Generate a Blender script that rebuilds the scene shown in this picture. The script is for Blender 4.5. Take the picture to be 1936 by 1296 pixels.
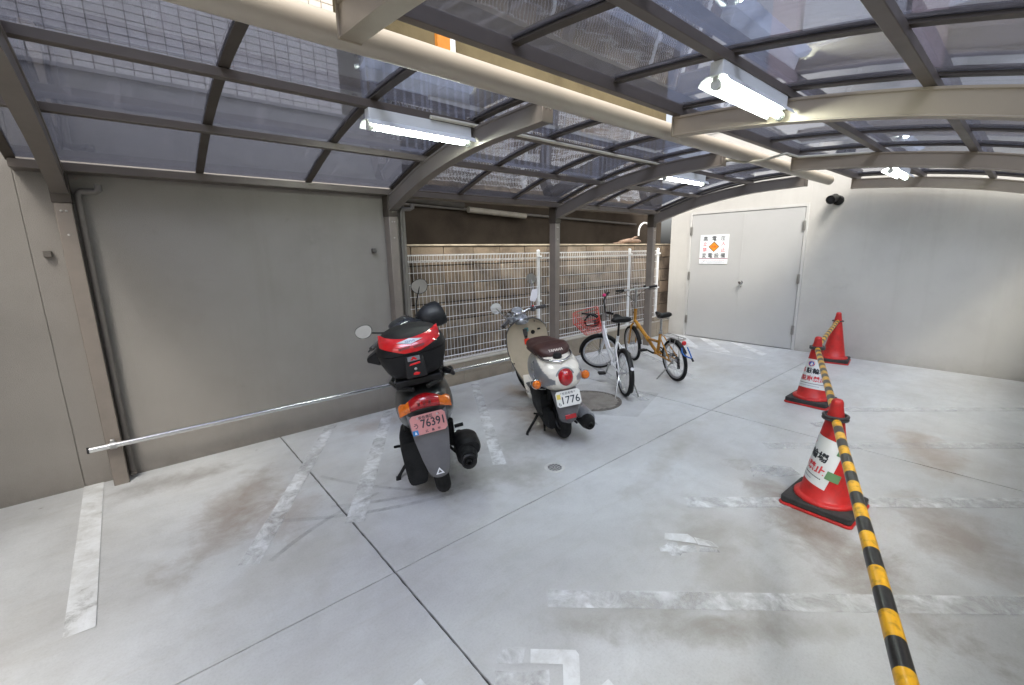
import bpy, bmesh, math, random
from mathutils import Vector, Matrix, Euler
random.seed(7)
for o in list(bpy.data.objects): bpy.data.objects.remove(o)
S = bpy.context.scene
C = S.collection
rad = math.radians

# ---------------------------------------------------------------- camera
CAM_H = 1.6
yaw, pitch, roll = rad(49.619), rad(11.617), rad(-1.004)
fw = Vector((math.cos(yaw)*math.cos(pitch), math.sin(yaw)*math.cos(pitch), -math.sin(pitch)))
rt = Vector((math.sin(yaw), -math.cos(yaw), 0)); up = rt.cross(fw)
r2 = math.cos(roll)*rt + math.sin(roll)*up
u2 = -math.sin(roll)*rt + math.cos(roll)*up
cd = bpy.data.cameras.new('camera'); cam = bpy.data.objects.new('camera', cd); C.objects.link(cam)
cd.sensor_width = 36; cd.lens = 36*829.43/1936; cd.clip_start = 0.02; cd.clip_end = 2000
mw = Matrix.Identity(4)
for i in range(3):
    mw[i][0] = r2[i]; mw[i][1] = u2[i]; mw[i][2] = -fw[i]
mw[0][3], mw[1][3], mw[2][3] = 0, 0, CAM_H
cam.matrix_world = mw
S.camera = cam

# ---------------------------------------------------------------- sky, sun, exposure
SUN_EL, SUN_AZ = rad(52), rad(226)      # azimuth of the sun in the XY plane, from +X towards +Y
wd = bpy.data.worlds.new('World'); S.world = wd; wd.use_nodes = True
nt = wd.node_tree; bg = nt.nodes['Background']
sky = nt.nodes.new('ShaderNodeTexSky'); sky.sky_type = 'NISHITA'; sky.sun_disc = False
sky.sun_elevation = SUN_EL; sky.sun_rotation = rad(90) - SUN_AZ
sky.air_density = 1.0; sky.dust_density = 6.0; sky.ozone_density = 1.0
hsv = nt.nodes.new('ShaderNodeHueSaturation'); hsv.inputs['Saturation'].default_value = 0.35
nt.links.new(sky.outputs[0], hsv.inputs['Color']); nt.links.new(hsv.outputs[0], bg.inputs[0])
bg.inputs[1].default_value = 0.13
sd = bpy.data.lights.new('sun', 'SUN'); sun = bpy.data.objects.new('sun', sd); C.objects.link(sun)
sd.energy = 1.5; sd.angle = rad(24); sd.color = (1.0, 0.965, 0.91)
sdir = Vector((math.cos(SUN_EL)*math.cos(SUN_AZ), math.cos(SUN_EL)*math.sin(SUN_AZ), math.sin(SUN_EL)))
sun.rotation_euler = sdir.to_track_quat('Z', 'Y').to_euler(); sun.location = (0, 0, 12)
S.view_settings.view_transform = 'Standard'; S.view_settings.look = 'None'
S.view_settings.gamma = 1; S.view_settings.use_curve_mapping = False
S.view_settings.exposure = 1.25
S.render.engine = 'CYCLES'
S.cycles.transparent_max_bounces = 24; S.cycles.max_bounces = 10; S.cycles.diffuse_bounces = 5

# ---------------------------------------------------------------- materials
def lin(h):
    if not isinstance(h, str): return (*h, 1.0)
    h = h.lstrip('#'); c = [int(h[i:i+2], 16)/255 for i in (0, 2, 4)]
    return (*[x/12.92 if x <= .04045 else ((x+.055)/1.055)**2.4 for x in c], 1.0)

MATS = {}
def N(t, typ, **kw):
    n = t.nodes.new(typ)
    for k, v in kw.items():
        if k in n.inputs: n.inputs[k].default_value = v
        else: setattr(n, k, v)
    return n
def ramp(t, pts, interp='LINEAR'):
    n = t.nodes.new('ShaderNodeValToRGB'); cr = n.color_ramp; cr.interpolation = interp
    while len(cr.elements) < len(pts): cr.elements.new(0.5)
    for e, (p, c) in zip(cr.elements, pts):
        e.position = p; e.color = c if isinstance(c, tuple) and len(c) == 4 else ((c, c, c, 1) if not isinstance(c, str) else lin(c))
    return n
def mixc(t, fac, a, b, blend='MIX'):
    n = t.nodes.new('ShaderNodeMix'); n.data_type = 'RGBA'; n.blend_type = blend
    for sock, v in ((n.inputs[0], fac), (n.inputs[6], a), (n.inputs[7], b)):
        if hasattr(v, 'is_output') or isinstance(v, bpy.types.NodeSocket): t.links.new(v, sock)
        else: sock.default_value = v
    return n.outputs[2]
def mathn(t, op, a, b=0.0, clamp=False):
    n = t.nodes.new('ShaderNodeMath'); n.operation = op; n.use_clamp = clamp
    for sock, v in ((n.inputs[0], a), (n.inputs[1], b)):
        if isinstance(v, bpy.types.NodeSocket): t.links.new(v, sock)
        else: sock.default_value = v
    return n.outputs[0]

def M(name, col, rough=.5, metal=0.0, var=.10, scale=6.0, bump=0.0, bscale=80.0, coat=0.0, spec=.5, rvar=.12, emit=None, world=False, sub=0, vcol=None):
    """one procedural surface: base colour with cloudy variation, uneven gloss and fine relief"""
    if name in MATS: return MATS[name]
    m = bpy.data.materials.new(name); m.use_nodes = True; t = m.node_tree; b = t.nodes['Principled BSDF']
    tc = N(t, 'ShaderNodeTexCoord'); geo = N(t, 'ShaderNodeNewGeometry')
    vec = geo.outputs['Position'] if world else tc.outputs['Object']
    no = N(t, 'ShaderNodeTexNoise'); no.inputs['Scale'].default_value = scale; no.inputs['Detail'].default_value = 6; no.inputs['Roughness'].default_value = .62
    t.links.new(vec, no.inputs['Vector'])
    c = lin(col); d = lin(vcol) if vcol else tuple(max(0, x*(1-2.2*var)) for x in c[:3]) + (1,)
    l = tuple(min(1, x*(1+var)) for x in c[:3]) + (1,)
    r = ramp(t, [(.25, d), (.52, c), (.8, l)]); t.links.new(no.outputs['Fac'], r.inputs[0])
    t.links.new(r.outputs[0], b.inputs['Base Color'])
    rr = ramp(t, [(.3, min(1, rough+rvar)), (.7, max(.02, rough-rvar*.5))]); t.links.new(no.outputs['Fac'], rr.inputs[0])
    t.links.new(rr.outputs[0], b.inputs['Roughness'])
    b.inputs['Metallic'].default_value = metal; b.inputs['Specular IOR Level'].default_value = spec
    b.inputs['Coat Weight'].default_value = coat; b.inputs['Coat Roughness'].default_value = .06
    if sub: b.inputs['Subsurface Weight'].default_value = sub
    if bump:
        nb = N(t, 'ShaderNodeTexNoise'); nb.inputs['Scale'].default_value = bscale; nb.inputs['Detail'].default_value = 4
        t.links.new(vec, nb.inputs['Vector'])
        bp = N(t, 'ShaderNodeBump'); bp.inputs['Strength'].default_value = bump; bp.inputs['Distance'].default_value = .01
        t.links.new(nb.outputs['Fac'], bp.inputs['Height']); t.links.new(bp.outputs[0], b.inputs['Normal'])
    if emit: b.inputs['Emission Color'].default_value = lin(col); b.inputs['Emission Strength'].default_value = emit
    MATS[name] = m
    return m

# ---------------------------------------------------------------- mesh building
class MB:
    def __init__(s, M=None): s.v = []; s.f = []; s.M = M or Matrix()
    def add(s, vs, fs):
        o = len(s.v); s.v += [s.M @ Vector(p) for p in vs]; s.f += [tuple(i+o for i in f) for f in fs]; return s
    def box(s, lo, hi):
        x0, y0, z0 = lo; x1, y1, z1 = hi
        return s.add([(x0,y0,z0),(x1,y0,z0),(x1,y1,z0),(x0,y1,z0),(x0,y0,z1),(x1,y0,z1),(x1,y1,z1),(x0,y1,z1)],
                     [(3,2,1,0),(4,5,6,7),(0,1,5,4),(1,2,6,5),(2,3,7,6),(3,0,4,7)])
    def cbox(s, c, sz, R=None):
        h = [x/2 for x in sz]; R = R or Matrix.Identity(3); c = Vector(c)
        vs = [c + R @ Vector((sx*h[0], sy*h[1], sz_*h[2])) for sz_ in (-1, 1) for sx, sy in ((-1,-1),(1,-1),(1,1),(-1,1))]
        return s.add(vs, [(3,2,1,0),(4,5,6,7),(0,1,5,4),(1,2,6,5),(2,3,7,6),(3,0,4,7)])
    def loft(s, rings, cap=True, closed=True, cyc=False):
        n = len(rings[0]); vs = [p for r in rings for p in r]; fs = []
        m = len(rings)
        for i in range(m if cyc else m-1):
            a, b = i*n, ((i+1) % m)*n
            for j in range(n if closed else n-1):
                k = (j+1) % n; fs.append((a+j, a+k, b+k, b+j))
        if cap and not cyc and closed: fs.append(tuple(range(n))[::-1]); fs.append(tuple((m-1)*n+j for j in range(n)))
        return s.add(vs, fs)
    def tube(s, path, r, n=10, cap=True, cyc=False):
        P = [Vector(p) for p in path]; m = len(P); rs = r if isinstance(r, (list, tuple)) else [r]*m
        T = []
        for i in range(m):
            a = P[(i-1) % m] if (cyc or i > 0) else P[i]; b = P[(i+1) % m] if (cyc or i < m-1) else P[i]
            T.append((b-a).normalized())
        ref = Vector((0,0,1)) if abs(T[0].z) < .9 else Vector((1,0,0))
        u = (ref - T[0]*ref.dot(T[0])).normalized(); rings = []
        for i in range(m):
            u = (u - T[i]*u.dot(T[i])).normalized(); w = T[i].cross(u)
            rings.append([P[i] + rs[i]*(math.cos(2*math.pi*j/n)*u + math.sin(2*math.pi*j/n)*w) for j in range(n)])
        return s.loft(rings, cap=cap, cyc=cyc)
    def lathe(s, prof, n=24, o=(0,0,0), ax=(0,0,1), cap=True, a0=0, a1=2*math.pi):
        ax = Vector(ax).normalized(); ref = Vector((1,0,0)) if abs(ax.x) < .9 else Vector((0,1,0))
        u = (ref-ax*ref.dot(ax)).normalized(); w = ax.cross(u); o = Vector(o)
        full = abs(a1-a0-2*math.pi) < 1e-6
        k = n if full else n+1
        rings = [[o + ax*z + r*(math.cos(a0+(a1-a0)*j/n)*u + math.sin(a0+(a1-a0)*j/n)*w) for j in range(k)] for r, z in prof]
        return s.loft(rings, cap=cap and full, closed=full)
    def prism(s, poly, a, b, f=None):
        """2-D polygon extruded from height a to b; f maps (p, q, h) to a 3-D point"""
        f = f or (lambda p, q, h: (p, q, h)); n = len(poly)
        vs = [f(p, q, a) for p, q in poly] + [f(p, q, b) for p, q in poly]
        return s.add(vs, [tuple(range(n))[::-1], tuple(range(n, 2*n))] + [(i, (i+1) % n, n+(i+1) % n, n+i) for i in range(n)])
    def ball(s, c, r, n=16, m=10, R=None):
        r = r if isinstance(r, (tuple, list)) else (r, r, r); R = R or Matrix.Identity(3); c = Vector(c)
        rings = []
        for i in range(m+1):
            t = math.pi*i/m; z = -math.cos(t); q = max(math.sin(t), 1e-4)
            rings.append([c + R @ Vector((r[0]*q*math.cos(2*math.pi*j/n), r[1]*q*math.sin(2*math.pi*j/n), r[2]*z)) for j in range(n)])
        return s.loft(rings)
    def build(s, name, mat, parent=None, smooth=35, bevel=0.0, sub=0, segs=2):
        me = bpy.data.meshes.new(name); me.from_pydata([tuple(v) for v in s.v], [], s.f); me.validate()
        bm = bmesh.new(); bm.from_mesh(me); bmesh.ops.remove_doubles(bm, verts=bm.verts, dist=1e-6)
        bmesh.ops.recalc_face_normals(bm, faces=bm.faces); bm.to_mesh(me); bm.free()
        if mat: me.materials.append(mat)
        o = bpy.data.objects.new(name, me); C.objects.link(o)
        if parent: o.parent = parent
        if smooth:
            for p in me.polygons: p.use_smooth = True
            me.set_sharp_from_angle(angle=rad(smooth))
        if bevel:
            b = o.modifiers.new('bevel', 'BEVEL'); b.width = bevel; b.segments = segs; b.limit_method = 'ANGLE'; b.angle_limit = rad(40)
            b.harden_normals = False
        if sub:
            q = o.modifiers.new('sub', 'SUBSURF'); q.levels = sub; q.render_levels = sub
        return o

def tag(o, label=None, cat=None, group=None, kind=None):
    if label: o['label'] = label
    if cat: o['category'] = cat
    if group: o['group'] = group
    if kind: o['kind'] = kind
    return o
def empty(name, loc=(0,0,0), rot=(0,0,0)):
    o = bpy.data.objects.new(name, None); C.objects.link(o); o.location = loc; o.rotation_euler = rot; o.empty_display_size = .1
    return o
def inst(name, src, parent, loc=(0,0,0), rot=(0,0,0), mat=None):
    """another object that shares the mesh of src"""
    o = bpy.data.objects.new(name, src.data); C.objects.link(o); o.location = loc; o.rotation_euler = rot; o.parent = parent
    for md in src.modifiers:
        q = o.modifiers.new(md.name, md.type)
        for k in ('width', 'segments', 'limit_method', 'angle_limit', 'levels', 'render_levels'):
            if hasattr(md, k): setattr(q, k, getattr(md, k))
    return o
def copy_tree(o, parent=None):
    c = o.copy(); C.objects.link(c); c.parent = parent
    for ch in o.children: copy_tree(ch, c)
    return c

def text_mesh(txt, size, res=3):
    """flat lettering: returns verts (centred, x right, y up) and faces"""
    cu = bpy.data.curves.new('t', 'FONT'); cu.body = txt; cu.size = size; cu.align_x = 'CENTER'; cu.align_y = 'CENTER'; cu.resolution_u = res
    o = bpy.data.objects.new('t', cu); C.objects.link(o)
    dg = bpy.context.evaluated_depsgraph_get(); me = bpy.data.meshes.new_from_object(o.evaluated_get(dg))
    vs = [tuple(v.co) for v in me.vertices]; fs = [tuple(p.vertices) for p in me.polygons]
    bpy.data.objects.remove(o); bpy.data.curves.remove(cu); bpy.data.meshes.remove(me)
    return vs, fs
def lettering(name, txt, size, mat, parent, f, bold=0.0, width=None, height=None):
    """text laid on a surface: f maps flat (x, y) to 3-D"""
    vs, fs = text_mesh(txt, size)
    if not vs: return None
    x0 = min(v[0] for v in vs); x1 = max(v[0] for v in vs); y0 = min(v[1] for v in vs); y1 = max(v[1] for v in vs)
    sx = width/(x1-x0) if width else 1; sy = height/(y1-y0) if height else (sx if width else 1)
    mb = MB()
    offs = [(0, 0)] if not bold else [(-bold, 0), (bold, 0), (0, bold), (0, -bold)]
    for k, (ox, oy) in enumerate(offs):
        mb.add([f((v[0]-(x0+x1)/2)*sx+ox, (v[1]-(y0+y1)/2)*sy+oy, k*.00006) for v in vs], fs)
    me = bpy.data.meshes.new(name); me.from_pydata([tuple(v) for v in mb.v], [], mb.f); me.materials.append(mat)
    o = bpy.data.objects.new(name, me); C.objects.link(o); o.parent = parent
    return o
# ================================================================ ground and floor
def floor_material():
    m = bpy.data.materials.new('floor_concrete'); m.use_nodes = True; t = m.node_tree; b = t.nodes['Principled BSDF']
    geo = N(t, 'ShaderNodeNewGeometry'); P = geo.outputs['Position']
    def noise(scale, detail=6, rough=.6, dist=0.0, stretch=None):
        n = N(t, 'ShaderNodeTexNoise'); n.inputs['Scale'].default_value = scale; n.inputs['Detail'].default_value = detail
        n.inputs['Roughness'].default_value = rough; n.inputs['Distortion'].default_value = dist
        if stretch:
            mp = N(t, 'ShaderNodeMapping'); mp.inputs['Scale'].default_value = stretch[:3]; mp.inputs['Rotation'].default_value = (0, 0, stretch[3]); t.links.new(P, mp.inputs[0]); t.links.new(mp.outputs[0], n.inputs['Vector'])
        else: t.links.new(P, n.inputs['Vector'])
        return n.outputs['Fac']
    big = noise(.9, 5, .55, .6)
    r1 = ramp(t, [(.30, '#b2b2b0'), (.47, '#bcbdbc'), (.60, '#c4c6c6'), (.75, '#ced0d0')]); t.links.new(big, r1.inputs[0]); col = r1.outputs[0]
    mid = noise(5.5, 8, .68, .3); r2 = ramp(t, [(.28, .90), (.55, 1.0), (.75, 1.03)]); t.links.new(mid, r2.inputs[0])
    col = mixc(t, 1.0, col, r2.outputs[0], 'MULTIPLY')
    fine = noise(95, 6, .75); r3 = ramp(t, [(.25, .84), (.5, 1.0), (.75, 1.06)]); t.links.new(fine, r3.inputs[0])
    col = mixc(t, 1.0, col, r3.outputs[0], 'MULTIPLY')
    # trowel sweeps
    sw = noise(2.2, 7, .66, 1.2, (1.0, 4.5, 1, rad(35))); r4 = ramp(t, [(.50, 0.0), (.72, 1.0)]); t.links.new(sw, r4.inputs[0])
    col = mixc(t, mathn(t, 'MULTIPLY', r4.outputs[0], .16), col, lin('#96907f'))
    # brown dirt patches and painted contact shade, each with own place and ragged edge
    nz = noise(3.2, 7, .66, .5); nz2 = noise(11, 5, .65)
    def patch(c, rx, ry, rot, colr, amount, soft=.55):
        nonlocal col
        mp = N(t, 'ShaderNodeMapping'); mp.vector_type = 'TEXTURE'
        mp.inputs['Location'].default_value = (c[0], c[1], 0); mp.inputs['Rotation'].default_value = (0, 0, rad(rot)); mp.inputs['Scale'].default_value = (rx, ry, 1)
        t.links.new(P, mp.inputs[0])
        ln = N(t, 'ShaderNodeVectorMath'); ln.operation = 'LENGTH'; t.links.new(mp.outputs[0], ln.inputs[0])
        d = mathn(t, 'ADD', ln.outputs['Value'], mathn(t, 'MULTIPLY', mathn(t, 'SUBTRACT', nz, .5), 2.2))
        d = mathn(t, 'ADD', d, mathn(t, 'MULTIPLY', mathn(t, 'SUBTRACT', nz2, .5), .7))
        f = ramp(t, [(0.0, 1.0), (soft, .55), (1.0, 0.0)]); t.links.new(d, f.inputs[0])
        col = mixc(t, mathn(t, 'MULTIPLY', f.outputs[0], amount), col, lin(colr))
    patch((.30, 3.15), .24, .66, -28, '#7d6b59', .68)
    patch((.50, 2.85), .25, .30, 0, '#836f5c', .55)
    patch((-.02, 3.88), .42, .18, 0, '#6d635a', .6)
    patch((.5, 2.35), .7, .28, 20, '#9d978b', .35)
    patch((1.65, 2.6), .5, .6, 60, '#8f8b84', .40)
    patch((1.55, 3.9), .35, .18, 0, '#94836e', .5)
    patch((2.85, 3.0), .24, .55, -22, '#8d7457', .55)
    patch((3.25, 3.7), .30, .34, 0, '#a1835e', .5)
    patch((2.5, 2.75), .5, .35, 30, '#87857f', .55)
    patch((1.95, 2.25), .5, .22, -20, '#8e8a80', .5)
    patch((2.75, .55), .26, .85, -38, '#6f5d4a', .75)
    patch((3.35, .05), .5, .30, 25, '#7f6d5b', .6)
    patch((2.35, 1.05), .5, .4, 0, '#97928a', .40)
    patch((2.05, .75), .55, .25, 40, '#82796a', .45)
    patch((1.75, .6), .65, .10, -42, '#80796d', .5)
    patch((1.45, .95), .5, .14, -42, '#858073', .5)
    patch((4.6, .35), .55, .22, 20, '#866a50', .6)
    patch((4.4, .1), .6, .5, 0, '#a09a90', .25)
    patch((1.2, .35), .5, .3, -30, '#938c80', .30)
    patch((3.0, 1.65), .8, .12, 10, '#98948a', .5)
    patch((5.7, 2.6), .8, .3, 15, '#a9a69d', .5)
    patch((-.5, 2.6), .6, .5, 0, '#a39e95', .25)
    patch((.25, 1.5), .6, .5, 20, '#aaa69e', .2)
    patch((1.60, 2.75), .18, .45, -28, '#4f4a44', .62)  # oily stain, also painting in contact shade under the black scooter
    patch((2.78, 2.75), .20, .40, -28, '#5a4c3c', .55)  # stain with the contact shade under the cream scooter painted in
    patch((4.15, 3.0), .10, .35, -35, '#77736c', .4)
    # rust specks
    vo = N(t, 'ShaderNodeTexVoronoi'); vo.inputs['Scale'].default_value = 2.3; t.links.new(P, vo.inputs['Vector'])
    rs = ramp(t, [(.008, 1.0), (.035, 0.0)]); t.links.new(vo.outputs['Distance'], rs.inputs[0])
    col = mixc(t, mathn(t, 'MULTIPLY', rs.outputs[0], .45), col, lin('#5e5248'))
    t.links.new(col, b.inputs['Base Color'])
    rr = ramp(t, [(.3, .52), (.7, .36)]); t.links.new(mid, rr.inputs[0]); t.links.new(rr.outputs[0], b.inputs['Roughness'])
    b.inputs['Specular IOR Level'].default_value = .35
    bp = N(t, 'ShaderNodeBump'); bp.inputs['Strength'].default_value = .10; bp.inputs['Distance'].default_value = .004
    t.links.new(mathn(t, 'ADD', fine, mid), bp.inputs['Height']); t.links.new(bp.outputs[0], b.inputs['Normal'])
    MATS['floor'] = m; return m
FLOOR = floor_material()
ASPHALT = M('asphalt_ground', (.045, .045, .045), .9, var=.25, scale=3, bump=.4, bscale=150, world=True)
JOINT = M('joint_filler', (.05, .048, .045), .95, var=.3, scale=20)

ground = MB().box((-150, -150, -.30), (150, 150, -.045)).build('ground', ASPHALT); tag(ground, kind='structure')
rng = random.Random(3)
XS = [-13.0, -9.55, -6.1, -2.65, .805, 4.25, 8.1]; YS = [-11.7, -8.3, -4.9, -1.5, 1.905, 4.43]  # outer unseen slabs are added to bounce light up to the beams
for i in range(6):
    for j in range(5):
        x0, x1, y0, y1 = XS[i]+.0048, XS[i+1]-.0048, YS[j]+.003, YS[j+1]-.003
        pts = []
        def edge(a, b):
            n = int(max(2, (Vector(b)-Vector(a)).length/.045))
            for k in range(n):
                p = Vector(a).lerp(Vector(b), k/n)
                jx, jy = ((0, rng.uniform(-.0022, .0012)) if abs(a[1]-b[1]) < 1e-6 else (rng.uniform(-.0022, .0012), 0))
                pts.append((p.x+(jx if p.x > (x0+x1)/2 else -jx), p.y+(jy if p.y > (y0+y1)/2 else -jy)))
        edge((x0, y0), (x1, y0)); edge((x1, y0), (x1, y1)); edge((x1, y1), (x0, y1)); edge((x0, y1), (x0, y0))
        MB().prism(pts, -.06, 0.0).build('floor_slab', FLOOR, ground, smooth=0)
MB().box((-13.0, -11.7, -.044), (8.1, 4.43, -.012)).build('joint_bed', JOINT, ground, smooth=0)

# ---------------------------------------------------------------- paint on the floor
def paint_material(name, lo, hi, tint='#e6e8e8', scale=7.0):
    m = bpy.data.materials.new(name); m.use_nodes = True; t = m.node_tree; b = t.nodes['Principled BSDF']; out = t.nodes['Material Output']
    geo = N(t, 'ShaderNodeNewGeometry')
    n = N(t, 'ShaderNodeTexNoise'); n.inputs['Scale'].default_value = scale; n.inputs['Detail'].default_value = 9; n.inputs['Roughness'].default_value = .72; n.inputs['Distortion'].default_value = .4
    t.links.new(geo.outputs['Position'], n.inputs['Vector'])
    n2 = N(t, 'ShaderNodeTexNoise'); n2.inputs['Scale'].default_value = 1.7; n2.inputs['Detail'].default_value = 4; t.links.new(geo.outputs['Position'], n2.inputs['Vector'])
    s = mathn(t, 'ADD', mathn(t, 'MULTIPLY', n.outputs['Fac'], .55), mathn(t, 'MULTIPLY', n2.outputs['Fac'], .45))
    a = ramp(t, [(lo, .10), (hi, .90)]); t.links.new(s, a.inputs[0])
    c = ramp(t, [(.35, '#c6c6c2'), (.6, tint)]); t.links.new(n.outputs['Fac'], c.inputs[0]); t.links.new(c.outputs[0], b.inputs['Base Color'])
    b.inputs['Roughness'].default_value = .5
    tr = N(t, 'ShaderNodeBsdfTransparent'); mx = N(t, 'ShaderNodeMixShader')
    t.links.new(a.outputs[0], mx.inputs[0]); t.links.new(tr.outputs[0], mx.inputs[1]); t.links.new(b.outputs[0], mx.inputs[2]); t.links.new(mx.outputs[0], out.inputs[0])
    return m
PAINT = paint_material('line_paint', .26, .44)
PAINT_WORN = paint_material('line_paint_worn', .34, .60)
PAINT_FAINT = paint_material('line_paint_faint', .42, .78, '#dfe1e1')
PAINT_NEW = paint_material('line_paint_clean', .10, .20, '#f0f2f2')
def decal(name, pts, mat, z=.004):
    return MB().add([(x, y, z) for x, y in pts], [tuple(range(len(pts)))]).build(name, mat, ground, smooth=0)
def strip(name, pts, mat): return decal(name, pts, mat)
strip('parking_line', [(-.483, 4.20), (-.378, 4.20), (-.349, 2.478), (-.455, 2.486)], PAINT)
strip('parking_line', [(.202, 2.504), (.289, 2.442), (1.300, 4.16), (1.195, 4.17)], PAINT_WORN)
strip('parking_line', [(.762, 2.495), (.863, 2.433), (1.87, 4.13), (1.765, 4.15)], PAINT_WORN)
strip('parking_line', [(1.893, 2.477), (1.976, 2.412), (3.09, 4.30), (3.0, 4.33)], PAINT_WORN)
strip('parking_line', [(3.02, 2.50), (3.115, 2.44), (4.19, 4.22), (4.09, 4.26)], PAINT_FAINT)
strip('parking_line', [(3.98, 2.55), (4.07, 2.49), (5.05, 4.20), (4.95, 4.24)], PAINT_FAINT)
strip('parking_line', [(5.15, 2.55), (5.23, 2.48), (6.0, 3.85), (5.92, 3.9)], PAINT_FAINT)
strip('parking_line', [(1.302, 1.295), (1.227, 1.221), (2.80, -.24), (2.95, -.23)], PAINT_WORN)
strip('parking_line', [(2.545, 1.274), (2.451, 1.195), (4.05, -.26), (4.19, -.24)], PAINT_WORN)
strip('parking_line', [(3.798, 1.262), (3.717, 1.172), (5.28, -.26), (5.42, -.24)], PAINT_FAINT)
strip('parking_line', [(5.1, 1.2), (5.02, 1.11), (6.42, -.19), (6.54, -.16)], PAINT_FAINT)
# hatched box in front of the steel door
for a in ([(7.74, 4.26), (7.74, 4.08), (6.92, 3.36), (6.80, 3.46)], [(7.75, 3.80), (7.75, 3.62), (6.95, 2.88), (6.82, 2.98)], [(7.75, 3.24), (7.75, 3.06), (7.24, 2.46), (7.02, 2.46)]):
    strip('hatch_line', a, PAINT_NEW)
strip('hatch_line', [(6.88, 3.72), (6.82, 3.72), (6.74, 2.44), (6.82, 2.42)], PAINT)
strip('floor_edge_line', [(4.2, 4.30), (6.9, 4.30), (6.9, 4.18), (4.2, 4.18)], PAINT)
# worn stall numbers, stencilled in pieces
def pix(u, v, z=.004):                       # a point of the floor plane
    x = (u-968)/829.43; y = (v-648)/829.43
    d = x*r2 - y*u2 + fw; k = (z-CAM_H)/d.z
    return (d.x*k, d.y*k)
def num(pts, mat): decal('stall_number', [pix(*p) for p in pts], mat)
num([(1257,1008),(1300,1010),(1312,1018),(1318,1028),(1256,1020)], PAINT); num([(1312,1016),(1345,1024),(1360,1036),(1320,1030)], PAINT)
num([(1245,1034),(1258,1031),(1262,1026),(1280,1026),(1282,1032),(1314,1031),(1318,1044),(1290,1046),(1287,1051),(1270,1051),(1262,1043),(1249,1043)], PAINT_WORN)
num([(1324,1032),(1358,1039),(1361,1045),(1322,1044)], PAINT_WORN)
num([(1003,1227),(1088,1229),(1095,1238),(1098,1320),(1066,1320),(1064,1256),(1050,1256),(1003,1254)], PAINT)
num([(938,1245),(950,1229),(966,1225),(992,1227),(990,1254),(938,1256)], PAINT_WORN)
num([(936,1268),(985,1272),(1038,1266),(1040,1290),(1024,1320),(945,1320),(934,1290)], PAINT_WORN)
num([(1418,884),(1436,879),(1470,884),(1462,892),(1432,893),(1424,902)], PAINT_FAINT); num([(1462,880),(1496,884),(1514,898),(1470,902),(1440,898)], PAINT_FAINT)
num([(1530,800),(1556,797),(1572,806),(1545,808)], PAINT_FAINT)
num([(1120,1310),(1150,1284),(1175,1310)], PAINT)
num([(775,1300),(795,1283),(812,1302)], PAINT)

# faint rubber scuffs left by tyres
SCUFF = paint_material('tyre_scuff', .50, 2.6, '#55524e', 9)
for n_ in SCUFF.node_tree.nodes:
    if n_.type == 'VALTORGB' and n_.color_ramp.elements[0].color[0] > .4: n_.color_ramp.elements[0].color = lin('#4a4845')
for cx, cy, r_, a0, a1, w_ in ((1.9, 4.6, 2.3, 232, 262, .035), (2.05, 4.65, 2.3, 236, 258, .030), (3.2, 4.3, 2.6, 205, 228, .03), (1.2, 1.2, 1.5, 95, 125, .03)):
    n = 14; o_ = [(cx+(r_+w_/2)*math.cos(rad(a0+(a1-a0)*k/n)), cy+(r_+w_/2)*math.sin(rad(a0+(a1-a0)*k/n))) for k in range(n+1)]
    i_ = [(cx+(r_-w_/2)*math.cos(rad(a0+(a1-a0)*k/n)), cy+(r_-w_/2)*math.sin(rad(a0+(a1-a0)*k/n))) for k in range(n+1)]
    MB().add([(x, y, .0022) for x, y in o_+i_], [(k, k+1, n+2+k, n+1+k) for k in range(n)]).build('tyre_mark', SCUFF, ground, smooth=0)

# ---------------------------------------------------------------- manhole cover and drain
IRON = M('cast_iron', '#6a655e', .65, metal=.1, var=.25, scale=14, bump=.2)
PATCHC = M('patched_mortar', '#9d9890', .7, var=.12, scale=5, bump=.2)
mh = empty('manhole_cover', (3.60, 2.93, 0)); tag(mh, 'round patterned iron manhole cover under the cream scooter', 'manhole cover')
MB().lathe([(.001, .001), (.335, .001), (.335, .006), (.31, .006), (.31, .004), (.001, .004)], 48).build('frame_ring', IRON, mh)
mb = MB()
for i in range(-12, 13):
    for j in range(-12, 13):
        x, y = i*.024+(j % 2)*.012, j*.024
        if x*x+y*y < .295**2: mb.cbox((x, y, .0065), (.0165, .0145, .006))
mb.build('tread_studs', M('worn_iron', '#a19c94', .5, metal=.2, var=.2), mh, smooth=0)['kind'] = 'stuff'
tile_patch = MB().add([(2.55, 3.55, .0025), (3.55, 2.30, .0025), (4.35, 2.55, .0025), (4.05, 3.35, .0025), (3.2, 3.75, .0025)], [(0,1,2,3,4)]).build('mortar_patch', paint_material('mortar_patch', .52, 1.9, '#8f8b84', 4), ground, smooth=0)
dr = empty('floor_drain', (2.212, 2.128, 0)); tag(dr, 'small round metal floor drain grate between the scooters', 'drain')
STEEL = M('stainless', '#b9b9b7', .32, metal=1, var=.12, scale=20)
MB().lathe([(.078, .0005), (.078, .006), (.058, .007), (.058, .0045), (.001, .0045)], 36).build('rim', M('drain_metal', '#c4c4c0', .6, metal=0, var=.1), dr)
HOLE = M('drain_hole', (.012, .012, .012), .9)
mb = MB()
for rr_, n_ in ((.046, 12), (.03, 8), (.014, 4)):
    for k in range(n_):
        a = 2*math.pi*k/n_; mb.lathe([(.0085 if rr_ > .04 else .0075, .0046), (.0085 if rr_ > .04 else .0075, .0056), (.0001, .0057)], 8, (rr_*math.cos(a), rr_*math.sin(a), 0))
mb.build('hole_pattern', HOLE, dr)['kind'] = 'stuff'

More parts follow.
